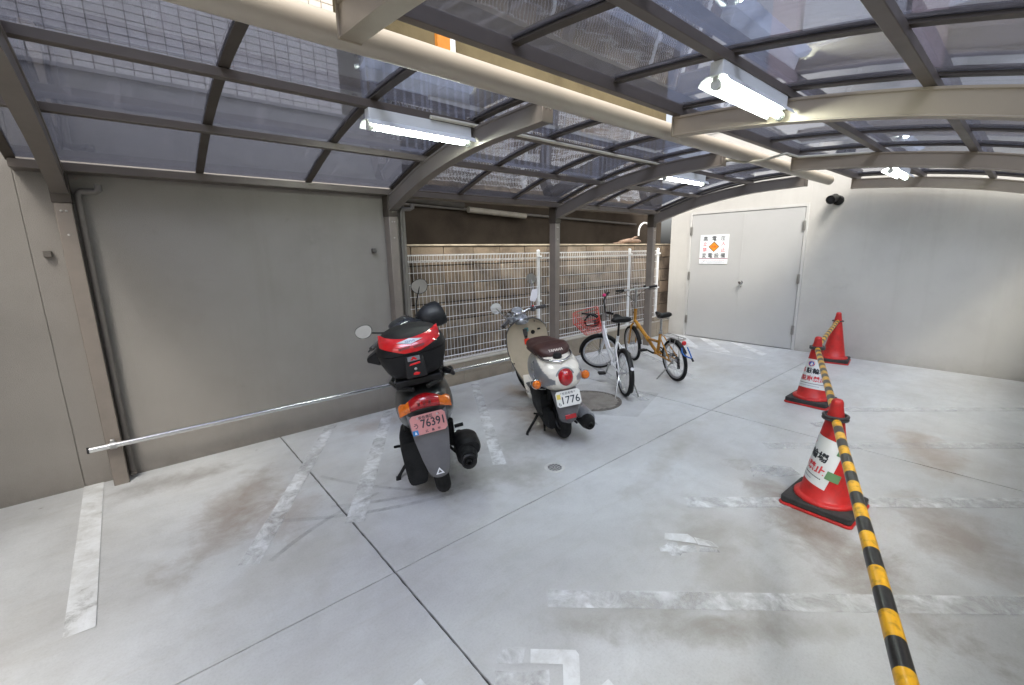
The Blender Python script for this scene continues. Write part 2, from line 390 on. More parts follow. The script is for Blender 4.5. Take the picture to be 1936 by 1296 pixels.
# ================================================================ walls
def wall_material(name, col, base, streak=.16):
    m = M(name, col, .75, var=.05, scale=1.5, bump=.35, bscale=220, world=True); t = m.node_tree; b = t.nodes['Principled BSDF']
    src = b.inputs['Base Color'].links[0].from_socket
    geo = N(t, 'ShaderNodeNewGeometry'); P = geo.outputs['Position']
    # rain streaks
    mp = N(t, 'ShaderNodeMapping'); mp.inputs['Scale'].default_value = (7, 7, .35); t.links.new(P, mp.inputs[0])
    n = N(t, 'ShaderNodeTexNoise'); n.inputs['Scale'].default_value = 1.0; n.inputs['Detail'].default_value = 7; n.inputs['Roughness'].default_value = .65; t.links.new(mp.outputs[0], n.inputs['Vector'])
    r = ramp(t, [(.52, 0.0), (.78, 1.0)]); t.links.new(n.outputs['Fac'], r.inputs[0])
    c = mixc(t, mathn(t, 'MULTIPLY', r.outputs[0], streak), src, lin(base))
    # splash dirt along the foot of the wall, with a ragged upper edge
    sp = N(t, 'ShaderNodeSeparateXYZ'); t.links.new(P, sp.inputs[0])
    n2 = N(t, 'ShaderNodeTexNoise'); n2.inputs['Scale'].default_value = 5; n2.inputs['Detail'].default_value = 8; n2.inputs['Roughness'].default_value = .7; t.links.new(P, n2.inputs['Vector'])
    d = mathn(t, 'ADD', sp.outputs[2], mathn(t, 'MULTIPLY', mathn(t, 'SUBTRACT', n2.outputs['Fac'], .5), .35))
    r2_ = ramp(t, [(0.0, .8), (.05, .45), (.22, 0.0)]); t.links.new(d, r2_.inputs[0])
    c = mixc(t, mathn(t, 'MULTIPLY', r2_.outputs[0], .55), c, lin(base))
    # scuffs
    n3 = N(t, 'ShaderNodeTexNoise'); n3.inputs['Scale'].default_value = 2.6; n3.inputs['Detail'].default_value = 10; n3.inputs['Roughness'].default_value = .8; n3.inputs['Distortion'].default_value = 1.0; t.links.new(P, n3.inputs['Vector'])
    r3 = ramp(t, [(.60, 0.0), (.74, .30)]); t.links.new(n3.outputs['Fac'], r3.inputs[0])
    c = mixc(t, r3.outputs[0], c, lin(base))
    n4 = N(t, 'ShaderNodeTexNoise'); n4.inputs['Scale'].default_value = 240; n4.inputs['Detail'].default_value = 3; t.links.new(P, n4.inputs['Vector'])
    r4 = ramp(t, [(.3, .86), (.5, 1.0), (.7, 1.10)]); t.links.new(n4.outputs['Fac'], r4.inputs[0]); c = mixc(t, 1.0, c, r4.outputs[0], 'MULTIPLY')
    t.links.new(c, b.inputs['Base Color']); return m
WALLC = wall_material('wall_paint_left', '#8d8881', '#655f58')
WALLB = wall_material('wall_paint_back', '#c1bfb9', '#8a847a', .14)
CONC = M('old_concrete', '#8f8878', .85, var=.18, scale=5, bump=.3, bscale=60, world=True)
bl = empty('boundary_building', (0, 4.2, 0)); tag(bl, 'grey rendered building wall with small pale tiles above, behind the left posts', 'building')
def at(o, mb, name, mat, **k):              # build in world coordinates under a parent with an offset
    mb.v = [Vector(v)-o.location for v in mb.v]
    return mb.build(name, mat, o, **k)
for x0, x1 in ((-5.5, -3.62), (-3.616, -2.07), (-2.066, -.4765), (-.4735, 2.18)):
    at(bl, MB().box((x0, 4.2, -.04), (x1, 4.45, 2.82)), 'wall_panel', WALLC, bevel=.004)
at(bl, MB().box((-8.5, .9, -.04), (-2.75, 4.19, 7.0)), 'shading_wing', WALLC)  # unseen wing, added to block sky light from behind the viewpoint
at(bl, MB().box((-5.49, 4.2055, -.04), (2.17, 4.44, 2.80)), 'wall_core', WALLC)
at(bl, MB().box((-5.5, 4.27, 2.821), (1.655, 4.46, 9.0)), 'upper_wall', M('tile_grout', '#77726b', .9, var=.1))
TILE = [M('wall_tile_%d' % k, c, .35, var=.05, scale=9) for k, c in enumerate(('#d2c9bc', '#cbc2b6', '#d6cec2'))]
tproto = [MB().cbox((0, 0, 0), (.0955, .012, .0455)).build('tile', TILE[k], bl, smooth=0) for k in range(3)]
rest = MB(); n_t = 0
for r in range(60):
    for c in range(23):
        x, z = 1.655-.052-.103*c, 2.86+.052*r
        if n_t < 300 and c < 20:
            k = n_t if n_t < 3 else rng.randrange(3)
            o = tproto[k] if n_t < 3 else inst('tile', tproto[k], bl)
            o.location = (x, .064+rng.uniform(-.0006, .0006), z); n_t += 1
        else: rest.cbox((x, .064, z), (.0955, .012, .0455))
rest.build('tile_field', TILE[0], bl, smooth=0)['kind'] = 'stuff'
at(bl, MB().box((-5.5, 4.18, 2.80), (1.68, 4.268, 2.825)), 'wall_trim', M('trim_metal', '#8d8983', .5, metal=.4))
# little clamp boxes on the wall
for x in (-.40, 1.815):
    MB().box((x-.02, 4.16-4.2, 1.62), (x+.02, 4.199-4.2, 1.66)).build('wall_clip', IRON, bl, bevel=.004)

bk = empty('transformer_building', (7.8, 0, 0)); tag(bk, 'pale rendered wall of the building closing the far end', 'building')
# wall around the door opening (door between y 2.33 and 4.085)
def bw(lo, hi, name='wall'): return at(bk, MB().box(lo, hi), name, WALLB)
bw((7.8, -5, -.04), (8.05, 2.27, 3.5)); bw((7.8, 2.2705, 2.245), (8.05, 4.1395, 3.5)); bw((7.8, 4.14, -.04), (8.05, 4.50, 3.5))
bw((-1.6, -.98, -.04), (7.799, -.80, 2.05), 'shading_wall')  # unseen wall, added and lengthened to keep low sun off floor and end wall
at(bk, MB().box((7.79, -5.02, 3.5), (8.08, 4.52, 3.6)), 'coping', WALLB, bevel=.006)
DOORP = M('door_paint', '#b6b6b4', .42, var=.03, scale=1.2, world=True)
FRAMEP = M('door_frame_paint', '#c0bfbb', .5, var=.04)
dgap = M('door_gap', (.03, .03, .03), .9)
door = empty('steel_door', (7.8, 3.2, 0)); tag(door, 'double steel door with a high voltage notice in the pale end wall', 'door')
def dd(lo, hi, name, mat, **k): return at(door, MB().box(lo, hi), name, mat, **k)
dd((7.792, 2.272, 0), (7.86, 2.315, 2.243), 'frame', FRAMEP, bevel=.003)
dd((7.792, 4.095, 0), (7.86, 4.138, 2.243), 'frame', FRAMEP, bevel=.003)
dd((7.792, 2.3155, 2.200), (7.86, 4.0945, 2.243), 'frame', FRAMEP, bevel=.003)
dd((7.84, 2.3155, 0), (7.86, 4.0945, 2.199), 'backing', dgap)
lw = dd((7.800, 3.206, .012), (7.838, 4.089, 2.194), 'door_leaf', DOORP, bevel=.003)
rw = dd((7.800, 2.321, .012), (7.838, 3.202, 2.194), 'door_leaf', DOORP, bevel=.003)
dd((7.797, 3.19, .012), (7.7995, 3.216, 2.19), 'astragal', DOORP)
HINGE = M('hinge_metal', '#a3a19c', .4, metal=.8)
for y in (2.318, 4.092):
    for z in (.32, 1.12, 1.92):
        at(door, MB().tube([(7.788, y, z-.075), (7.788, y, z+.075)], .010, 10), 'hinge', HINGE)
        at(door, MB().box((7.785, y-.022, z-.07), (7.7915, y+.022, z+.07)), 'hinge_plate', HINGE)
CHROME = M('chrome', '#d8d8d8', .12, metal=1, var=.05, rvar=.05)
at(door, MB().lathe([(.030, 0), (.030, .006), (.012, .01), (.012, .03), (.026, .04), (.029, .055), (.022, .066), (.001, .068)], 24, (7.797, 3.160, 1.035), (-1, 0, 0)), 'door_knob', CHROME)
at(door, MB().lathe([(.010, 0), (.010, .004), (.001, .004)], 16, (7.797, 3.160, .965), (-1, 0, 0)), 'keyhole', CHROME)
# notice on the door: a flat printed plate
WHITE = M('sign_white', '#eceff1', .35, var=.02)
BLACKP = M('print_black', (.02, .025, .03), .5); REDP = M('print_red', (.62, .04, .05), .5); ORANGEP = M('print_orange', (.85, .30, .02), .45); BLUEP = M('print_blue', (.02, .09, .45), .45)
sg = empty('warning_notice', (7.797, 3.667, 1.59)); tag(sg, 'white high voltage notice with orange diamond on the steel door', 'sign')
SW, SH = .50, .50
MB().box((-.004, -SW/2, -SH/2), (-.001, SW/2, SH/2)).build('plate', WHITE, sg)
def sf(x, y, h=0): return (-.0046-h, -x, y)          # seen from -X, left of the notice is +Y
def flat(poly, name, mat, d=.0): return MB().add([(-.0045-d, -x, y) for x, y in poly], [tuple(range(len(poly)))]).build(name, mat, sg, smooth=0)
for ch, x in zip('高電圧', (-.155, 0, .155)): lettering('lettering', ch, .1, BLACKP, sg, lambda a, b, h, x=x: sf(a+x, b+.185, h), width=.078, bold=.0012)
for ch, x, y in (('立', -.16, .095), ('入', .16, .095), ('禁', -.16, -.005), ('止', .16, -.005)):
    lettering('lettering', ch, .1, REDP, sg, lambda a, b, h, x=x, y=y: sf(a+x, b+y, h), width=.07, bold=.0008)
for ch, x in zip('変電設備', (-.165, -.055, .055, .165)): lettering('lettering', ch, .1, BLACKP, sg, lambda a, b, h, x=x: sf(a+x, b-.105, h), width=.078, bold=.0012)
flat([(0, .135), (.095, .045), (0, -.045), (-.095, .045)], 'diamond_border', BLACKP); flat([(0, .122), (.081, .045), (0, -.032), (-.081, .045)], 'diamond', ORANGEP, .0004)
lettering('lettering', '危険', .05, REDP, sg, lambda a, b, h: sf(a, b+.045, .001+h), width=.085)
flat([(-.25, -.152), (.25, -.152), (.25, -.163), (-.25, -.163)], 'divider', M('print_maroon', (.28, .06, .10), .5))
for k, (a, b, y) in enumerate(((-.2, .19, -.185), (-.12, .16, -.208), (-.1, .2, -.226))):
    x = a
    while x < b:
        w = .012+rng.random()*.01; flat([(x, y), (x+w, y), (x+w, y-.006), (x, y-.006)], 'fine_print', M('print_pale_red', (.5, .25, .28), .5) if k == 0 else M('print_grey', (.3, .33, .38), .5)); x += w+.006
flat([(-.21, -.235), (-.16, -.198), (-.14, -.198), (-.2, -.235)], 'print_mark', M('print_grey', (.3, .33, .38), .5))

# security camera
BLK = M('black_plastic', (.009, .0092, .0095), .42, spec=.3, var=.15, scale=18)
sc = empty('security_camera', (7.8, 1.955, 2.265)); tag(sc, 'small black bullet security camera on the pale end wall', 'camera')
MB().lathe([(.068, 0), (.068, .022), (.055, .035), (.001, .035)], 24, (0, -.03, -.02), (-1, 0, 0)).build('mount', BLK, sc)
MB().tube([(-.02, 0, 0), (-.06, .01, -.005), (-.085, .03, .005)], [.03, .03, .026], 14).build('arm', BLK, sc)
ax = Vector((-.90, .16, -.26)).normalized(); o0 = Vector((-.045, -.002, .022))
MB().lathe([(.001, 0), (.048, .004), (.056, .02), (.056, .12), (.060, .125), (.060, .150), (.052, .152), (.050, .14), (.001, .14)], 28, o0, ax).build('body', BLK, sc)
MB().lathe([(.030, .1405), (.030, .1415), (.001, .1425)], 24, o0, ax).build('lens', M('lens_glass', (.03, .03, .035), .05, rvar=.01), sc)

# ================================================================ kerb, mesh fence, block wall, neighbour
KERB = M('kerb_block', '#948978', .85, var=.14, scale=4, bump=.3, bscale=90, world=True)
KERBT = M('kerb_cap', '#b7b1a4', .8, var=.10, scale=4, bump=.25, world=True)
kb = empty('block_kerb', (0, 4.44, 0)); tag(kb, 'low tan concrete block kerb carrying the white mesh fence', 'kerb')
kx = 2.19; k_i = 0
src = None
while kx < 7.78:
    w = min(.395, 7.795-kx)
    for z0, z1 in ((-.03, .125), (.128, .268)):
        MB().box((kx+.003, 0, z0), (kx+w-.003, .16, z1)).build('block', KERB, kb, bevel=.004, segs=1)
    kx += .398
MB().box((2.19, .006, -.03), (7.795, .154, .262)).build('mortar', CONC, kb)
MB().box((2.19, -.006, .269), (7.795, .168, .292)).build('cap', KERBT, kb, bevel=.004)
# buttress block at the far end of the kerb
MB().box((7.25, -.012, .293), (7.79, .16, .36)).build('end_block', KERB, kb, bevel=.005)

FENCEW = M('fence_white', '#f0f1f0', .4, var=.05, scale=10)
fn = empty('mesh_fence', (0, 4.50, .292)); tag(fn, 'white welded mesh fence on the block kerb behind the vehicles', 'fence')
FH = 1.285
posts_x = (2.215, 4.37, 6.55, 7.44)
for x in posts_x:
    p = MB().tube([(x, .035, -.05), (x, .035, FH+.03)], .024, 14); p.build('post', FENCEW, fn)
    MB().lathe([(.026, 0), (.026, .012), (.018, .022), (.001, .026)], 14, (x, .035, FH+.03)).build('post_cap', FENCEW, fn)
    for z in (FH-.04, .62, .12):
        MB().box((x-.03, -.008, z-.012), (x+.03, .03, z+.012)).build('clamp', FENCEW, fn, bevel=.003)
def wire(mb, pts, r): mb.tube(pts, r, 5, cap=False)
for a, b in zip(posts_x[:-1], posts_x[1:]):
    vw = MB(); hw = MB()
    n = int(round((b-a)/.0505))
    for k in range(n):
        x = a+.03+(b-a-.06)*k/(n-1)
        # folded top and bottom: the wire runs out, up and back
        wire(vw, [(x, .055, FH-.07), (x, .0, FH-.055), (x, -.004, FH+.0), (x, .045, FH+.008), (x, .055, FH-.07)], .0022)
        wire(vw, [(x, 0, FH-.05), (x, 0, .07)], .0022)
        wire(vw, [(x, 0, .075), (x, .05, .06), (x, .045, .02), (x, 0, .02), (x, 0, .075)], .0022)
    for z, y in [(FH+.002, -.004), (FH+.010, .046), (FH-.072, .056), (FH-.055, -.003)] + [(FH-.055-.134*k, -.004) for k in range(1, 9)] + [(.072, -.004), (.018, -.004), (.018, .046), (.062, .05)]:
        wire(hw, [(a+.02, y, z), (b-.02, y, z)], .0034)
    vw.build('vertical_wires', FENCEW, fn)['kind'] = 'stuff'
    hw.build('horizontal_wires', FENCEW, fn)['kind'] = 'stuff'

BLOCKS = [M('old_block_%d' % k, c, .9, var=.30, scale=3.5, bump=.5, bscale=45, world=True, vcol=d) for k, (c, d) in enumerate((('#7a6b59', '#342c24'), ('#857663', '#42382c'), ('#6e6254', '#2f2821'), ('#8a7d6c', '#493f34')))]
bwall = empty('block_wall', (0, 4.76, 0)); tag(bwall, 'weathered tan concrete block wall behind the white mesh fence', 'wall')
bx = 2.06; BW_, BH_ = .452, .232
prots = [MB().box((.007, 0, .006), (BW_-.007, .12, BH_-.006)).build('block', b, bwall, bevel=.006, segs=1) for b in BLOCKS]
first = [True]*4
for i in range(16):
    for j in range(8):
        k = rng.randrange(4); z = 1.70-.232*(j+1)-.012
        o = prots[k] if first[k] else inst('block', prots[k], bwall)
        first[k] = False
        o.location = (bx+i*BW_, rng.uniform(-.004, .004), z)
MB().box((bx, .022, -.05), (bx+16*BW_, .115, 1.684)).build('mortar', M('dark_mortar', '#2f2a24', .95, var=.3, scale=8, world=True), bwall)
MB().box((bx-.01, -.012, 1.688), (bx+16*BW_+.01, .135, 1.712)).build('cap', M('wall_cap', '#aca08a', .85, var=.25, scale=6, bump=.3, world=True), bwall, bevel=.006)
# open drain bed between kerb and walls
gap = MB().box((2.0, 4.43, -.04), (9.6, 5.9, -.010)).build('side_passage', M('passage_dirt', '#6a6256', .95, var=.25, scale=4, bump=.5, world=True)); tag(gap, kind='structure')

# things on the block wall
BARK = M('driftwood', '#8c7564', .85, var=.35, scale=14, bump=.6, bscale=40)
lg = empty('driftwood_log', (6.95, 4.82, 1.712)); tag(lg, 'short weathered driftwood log lying on top of the block wall', 'log')
MB().tube([(-.34, 0, .035), (-.2, .01, .045), (-.05, -.01, .055), (.12, .02, .06), (.28, 0, .05), (.36, .01, .045)], [.012, .03, .042, .045, .032, .012], 12).build('trunk', BARK, lg)
MB().tube([(.05, 0, .08), (.14, -.01, .115), (.24, 0, .125)], [.02, .02, .008], 8).build('branch', BARK, lg)
MB().tube([(-.5, -.01, .012), (-.35, .0, .016), (-.2, -.02, .012)], [.006, .016, .006], 8).build('twig', BARK, lg)
hk = []
for k in range(15):
    a = math.pi*k/14; hk.append((7.48-.2*math.cos(a), 4.86, 1.93+.17*math.sin(a)))
up_ = MB(); up_.tube([(7.28, 4.86, 1.86)] + hk + [(7.68, 4.86, 1.55)], .017, 12)
vp = up_.build('vent_pipe', M('white_pvc', '#d9dad6', .4, var=.06)); tag(vp, 'white hook shaped pipe rising behind the block wall near the end', 'pipe')

# neighbour house behind the block wall
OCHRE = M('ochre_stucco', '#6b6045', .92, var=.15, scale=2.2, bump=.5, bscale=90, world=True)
DARKG = M('grey_siding', '#585a5f', .7, var=.1, scale=2, world=True)
nb = empty('neighbour_house', (2.4, 5.75, 0)); tag(nb, 'olive brown stucco house in shade beyond the block wall', 'house')
NBM = lambda lo, hi, name, mat, **k: at(nb, MB().box(lo, hi), name, mat, **k)
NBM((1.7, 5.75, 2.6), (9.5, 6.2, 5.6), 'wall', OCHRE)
NBM((1.7, 5.74, -.04), (9.5, 6.2, 2.599), 'lower_wall', M('shaded_stucco', '#453c31', .92, var=.2, scale=2.2, bump=.5, bscale=90, world=True))  # same house wall, with the shade of the recess put into a darker colour
NBM((1.66, 5.55, 5.6), (9.6, 6.3, 5.75), 'roof_edge', DARKG, bevel=.01)
NBM((2.2, 4.92, 2.62), (8.2, 5.749, 2.74), 'balcony_slab', M('balcony_slab', '#77726a', .8, var=.1, world=True), bevel=.01)
WB = M('rail_white', '#8f9298', .4, var=.05)
NBM((2.2, 5.02, 3.72), (8.2, 5.07, 3.77), 'handrail', WB, bevel=.004)
NBM((2.2, 5.025, 2.80), (8.2, 5.065, 2.84), 'bottom_rail', WB, bevel=.004)
for k in range(51):
    at(nb, MB().box((2.22+.119*k, 5.033, 2.841), (2.242+.119*k, 5.057, 3.719)), 'baluster', WB, smooth=0)
for x in (2.2, 4.2, 6.2, 8.16):
    NBM((x, 5.015, 2.74), (x+.045, 5.075, 3.80), 'rail_post', WB)
GLZ = M('window_glass', (.03, .035, .045), .06, rvar=.02, spec=.9)
for x0 in (2.6, 4.9, 7.0):
    w = NBM((x0, 5.70, 2.76), (x0+1.6, 5.7495, 4.1), 'window', WB, bevel=.004)
    NBM((x0+.05, 5.685, 2.81), (x0+.775, 5.699, 4.05), 'pane', GLZ); NBM((x0+.825, 5.685, 2.81), (x0+1.55, 5.699, 4.05), 'pane', GLZ)
for x0 in ():
    w = NBM((x0, 5.71, 5.6), (x0+1.3, 5.7495, 6.8), 'window', WB, bevel=.004)
    NBM((x0+.05, 5.70, 5.65), (x0+1.25, 5.7095, 6.75), 'pane', GLZ)
DUCT = M('duct_wrap', '#9b968a', .6, var=.15, scale=8)
at(nb, MB().tube([(3.95, 5.60, 2.235), (5.1, 5.60, 2.185)], .045, 14), 'duct', DUCT)
at(nb, MB().tube([(2.2, 5.68, 2.29), (8.4, 5.68, 2.14)], .022, 10), 'conduit', M('conduit_grey', '#6f6c66', .6))
at(nb, MB().tube([(2.3, 5.66, 2.36), (3.9, 5.66, 2.30)], .05, 12), 'duct', M('duct_dark', '#4d4a45', .7))
# orange door surround high up on the house, seen through the slot between the canopies
NBM((3.60, 5.68, 4.20), (3.80, 5.7495, 4.66), 'shutter', M('orange_shutter', (.6, .22, .03), .5)); NBM((3.805, 5.67, 4.20), (3.88, 5.7495, 4.66), 'shutter_frame', WHITE)

# apartment block beyond the end wall
PINK = M('pinkish_render', '#c9b0ad', .8, var=.06, scale=1.5, world=True); PALE = M('pale_render', '#d6d6dc', .8, var=.06, scale=1.5, world=True)
ap = empty('apartment_building', (11.5, 0, 0)); tag(ap, 'pale apartment block with pinkish pillars and balconies beyond the end wall', 'building')
APM = lambda lo, hi, name, mat, **k: at(ap, MB().box(lo, hi), name, mat, **k)
APM((12.6, -9, -.04), (20, 4.6, 15), 'wall', PALE)
for y in (-8, -5.6, -3.2, -.8, 1.6, 4.0):
    APM((11.5, y, -.04), (12.0, y+.5, 15), 'pillar', PINK, bevel=.01)
for z in (2.9, 5.7, 8.5, 11.3, 14.1):
    APM((11.6, -9, z), (12.5995, 4.6, z+.16), 'balcony_slab', PALE)
    for y in (-7.4, -5.0, -2.6, -.2, 2.2):
        APM((11.62, y, z+.161), (11.70, y+1.7, z+1.1), 'balcony_front', M('balcony_panel', '#d2d0cc', .6, var=.05))
        w = APM((12.54, y, z+.3), (12.5995, y+1.6, z+2.2), 'window', WB); APM((12.525, y+.06, z+.36), (12.5395, y+1.54, z+2.14), 'pane', GLZ)
# ================================================================ canopies
BRONZE = M('bronze_aluminium', '#79726b', .42, metal=.35, var=.05, scale=3, bump=.04, bscale=200, rvar=.08)
BRONZED = M('bronze_dark', '#4d463f', .5, metal=.3, var=.06, scale=3)  # darker bronze; on the rafters it puts underside shade into the colour
BRONZE_LIT = M('bronze_lit', '#998d7b', .42, metal=.15, var=.05, scale=3, rvar=.08)  # copy of the bronze, its stronger light put into a paler colour
BRONZE_SHADED = M('bronze_shaded', '#665e57', .42, metal=.3, var=.05, scale=3, rvar=.08)  # copy of the bronze with the purlins' shade put into the colour
POSTM = M('post_bronze', '#857c73', .45, metal=.2, var=.08, scale=4, rvar=.1, bump=.05, bscale=150)
SCREW = M('screw_steel', '#b5b2ab', .35, metal=.9)
def panel_material():
    m = bpy.data.materials.new('smoked_polycarbonate'); m.use_nodes = True; t = m.node_tree; out = t.nodes['Material Output']
    t.nodes.remove(t.nodes['Principled BSDF'])
    geo = N(t, 'ShaderNodeNewGeometry')
    n1 = N(t, 'ShaderNodeTexNoise'); n1.inputs['Scale'].default_value = 2.3; n1.inputs['Detail'].default_value = 3; t.links.new(geo.outputs['Position'], n1.inputs['Vector'])
    n2 = N(t, 'ShaderNodeTexNoise'); n2.inputs['Scale'].default_value = 9; n2.inputs['Detail'].default_value = 8; n2.inputs['Roughness'].default_value = .7; t.links.new(geo.outputs['Position'], n2.inputs['Vector'])
    bp = N(t, 'ShaderNodeBump'); bp.inputs['Strength'].default_value = .22; bp.inputs['Distance'].default_value = .012; t.links.new(n1.outputs['Fac'], bp.inputs['Height'])
    tr = N(t, 'ShaderNodeBsdfTransparent'); tr.inputs[0].default_value = (.515, .553, .65, 1)
    gl = N(t, 'ShaderNodeBsdfGlossy'); gl.inputs['Color'].default_value = (.92, .94, .99, 1); gl.inputs['Roughness'].default_value = .035; t.links.new(bp.outputs[0], gl.inputs['Normal'])
    lw_ = N(t, 'ShaderNodeLayerWeight'); lw_.inputs['Blend'].default_value = .5; t.links.new(bp.outputs[0], lw_.inputs['Normal'])
    fr_ = mathn(t, 'ADD', mathn(t, 'MULTIPLY', mathn(t, 'POWER', lw_.outputs['Facing'], 2.8), .92), .08)
    mx = N(t, 'ShaderNodeMixShader'); t.links.new(fr_, mx.inputs[0]); t.links.new(tr.outputs[0], mx.inputs[1]); t.links.new(gl.outputs[0], mx.inputs[2])
    # a film of dust
    df = N(t, 'ShaderNodeBsdfTranslucent'); df.inputs[0].default_value = (.45, .43, .46, 1)
    dd_ = N(t, 'ShaderNodeBsdfDiffuse'); dd_.inputs[0].default_value = (.42, .40, .42, 1)
    m2 = N(t, 'ShaderNodeMixShader'); m2.inputs[0].default_value = .5; t.links.new(df.outputs[0], m2.inputs[1]); t.links.new(dd_.outputs[0], m2.inputs[2])
    r = ramp(t, [(.35, .035), (.60, .075), (.78, .17)]); t.links.new(n2.outputs['Fac'], r.inputs[0])
    mp = N(t, 'ShaderNodeMapping'); mp.inputs['Scale'].default_value = (16, 1.3, 1); t.links.new(geo.outputs['Position'], mp.inputs[0])
    n5 = N(t, 'ShaderNodeTexNoise'); n5.inputs['Scale'].default_value = 1.0; n5.inputs['Detail'].default_value = 7; n5.inputs['Roughness'].default_value = .7; t.links.new(mp.outputs[0], n5.inputs['Vector'])
    r5 = ramp(t, [(.55, 0.0), (.72, .16)]); t.links.new(n5.outputs['Fac'], r5.inputs[0])
    m3 = N(t, 'ShaderNodeMixShader'); t.links.new(mathn(t, 'ADD', r.outputs[0], r5.outputs[0], True), m3.inputs[0]); t.links.new(mx.outputs[0], m3.inputs[1]); t.links.new(m2.outputs[0], m3.inputs[2])
    t.links.new(m3.outputs[0], out.inputs[0]); return m
PANEL = panel_material()

def spline(pts, y):
    """beam top height at y, piecewise through the given points with smooth slope (Catmull-Rom)"""
    pts = sorted(pts)
    i = max(0, min(len(pts)-2, next((k for k in range(len(pts)-1) if y <= pts[k+1][0]), len(pts)-2)))
    p1, p2 = pts[i], pts[i+1]; p0 = pts[i-1] if i else (2*p1[0]-p2[0], 2*p1[1]-p2[1]); p3 = pts[i+2] if i+2 < len(pts) else (2*p2[0]-p1[0], 2*p2[1]-p1[1])
    h = p2[0]-p1[0]; u = (y-p1[0])/h
    m1 = (p2[1]-p0[1])/(p2[0]-p0[0]); m2 = (p3[1]-p1[1])/(p3[0]-p1[0])
    return (2*u**3-3*u**2+1)*p1[1]+(u**3-2*u**2+u)*h*m1+(-2*u**3+3*u**2)*p2[1]+(u**3-u**2)*h*m2

def canopy(root, xs, prof, ys_end, ys_post, pur, x_lo, x_hi, bmat, depth, side):
    """side=+1: posts at large y (left canopy), -1: posts at small y. pur: purlin y positions, ridge first"""
    top = lambda y: spline(prof, y)
    W = .04
    for x in xs:
        n = 22; ya, yb = ys_end, ys_post
        rings = []
        for k in range(n+1):
            y = ya+(yb-ya)*k/n; z = top(y)
            dz = (prof_slope := (top(y+.01)-top(y-.01))/.02)
            dep = depth*(1.0+.10*(k/n))
            rings.append([(x-W, y, z), (x+W, y, z), (x+W, y, z-.012), (x+W-.006, y, z-.016), (x+W-.006, y, z-dep+.010), (x+W, y, z-dep+.006), (x+W, y, z-dep), (x-W, y, z-dep), (x-W, y, z-dep+.006), (x-W+.006, y, z-dep+.010), (x-W+.006, y, z-.016), (x-W, y, z-.012)])
        b = at(root, MB().loft(rings), 'beam', bmat, smooth=30)
        # end cap, slightly proud and tapered
        z = top(ya); s_ = -side
        cp = MB().prism([(z+.004, 0), (z+.004, .012), (z-depth-.004, .012), (z-depth-.004, 0)], x-W-.004, x+W+.004, lambda p, q, h: (h, ya+s_*q, p))
        e = cp; e.v = [Vector(v)-root.location for v in e.v]; ec = e.build('end_cap', bmat, b, bevel=.004)
        for dx in (-.018, .018):
            s2 = MB().lathe([(.006, 0), (.006, .003), (.001, .004)], 10, Vector((x+dx, ya+s_*.013, z-.05))-root.location, (0, s_, 0)); s2.build('screw', SCREW, b)
    # posts
    for x in xs:
        zt = top(ys_post)-depth*.55
        y0, y1 = (ys_post-.01, ys_post+.10) if side > 0 else (ys_post-.10, ys_post+.01)
        p = at(root, MB().box((x-.0425, y0, -.02), (x+.0425, y1, zt-.12)), 'post', POSTM, bevel=.005)
        at(root, MB().box((x-.0475, y0-.006, zt-.1195), (x+.0475, y1+.004, zt+.075)), 'post_bracket', BRONZED if side > 0 else bmat, bevel=.004)
        for z, dx in ((zt-.17, -.012), (zt-.17, .012), (zt-.32, 0)):
            q = MB().lathe([(.007, 0), (.007, .003), (.001, .005)], 10, Vector((x+dx, (y0 if side > 0 else y1)-side*.0005, z))-root.location, (0, -side, 0)); q.build('bolt', SCREW, p)
    # purlins sit on the beams
    for k, y in enumerate(pur):
        last = k == len(pur)-1
        h = .044; w = .024
        z = top(y)+.001
        if k == 0 and side < 0: h = .068
        ya_, yb_ = y-w, y+w
        if last: h = .052; ya_, yb_ = (y-.03, y+.127) if side > 0 else (y-.085, y+.03)
        at(root, MB().box((x_lo, ya_, z), (x_hi, yb_, z+h)), 'eave_gutter' if last else 'purlin', BRONZE_SHADED, bevel=.003)
    # rafters over the purlins, panels on the rafters
    rx = []
    for a, b in zip(xs[:-1], xs[1:]): rx += [a+(b-a)*k/3 for k in range(3)]
    rx = ([x_lo+.015] if xs[0]-x_lo > .1 else []) + rx + [xs[-1]] + ([x_hi-.015] if x_hi-xs[-1] > .1 else [])
    yA, yB = pur[0], pur[-1]
    for x in rx:
        rings = []
        for k in range(19):
            y = yA-side*.02+(yB-yA+side*.03)*k/18; z = top(y)+.0465
            rings.append([(x-.024, y, z), (x+.024, y, z), (x+.024, y, z+.006), (x+.010, y, z+.008), (x+.010, y, z+.018), (x-.010, y, z+.018), (x-.010, y, z+.008), (x-.024, y, z+.006)])
        at(root, MB().loft(rings), 'rafter', BRONZED, smooth=30)
        rings = []
        for k in range(19):
            y = yA-side*.02+(yB-yA+side*.03)*k/18; z = top(y)+.0655
            rings.append([(x-.020, y, z+.0075), (x+.020, y, z+.0075), (x+.020, y, z+.014), (x-.020, y, z+.014)])
        at(root, MB().loft(rings), 'rafter_cover', BRONZED, smooth=30)
    rows = list(zip(pur[:-1], pur[1:]))
    for xa, xb in zip(rx[:-1], rx[1:]):
        for (a, b) in rows:
            rings = []
            ea = -side*.03 if a == pur[0] else 0
            for k in range(9):
                y = a+ea+(b-a-ea)*k/8; z = top(y)+.0655
                rings.append([(xa+.004, y, z), (xb-.004, y, z), (xb-.004, y, z+.003), (xa+.004, y, z+.003)])
            at(root, MB().loft(rings), 'roof_panel', PANEL, smooth=30)

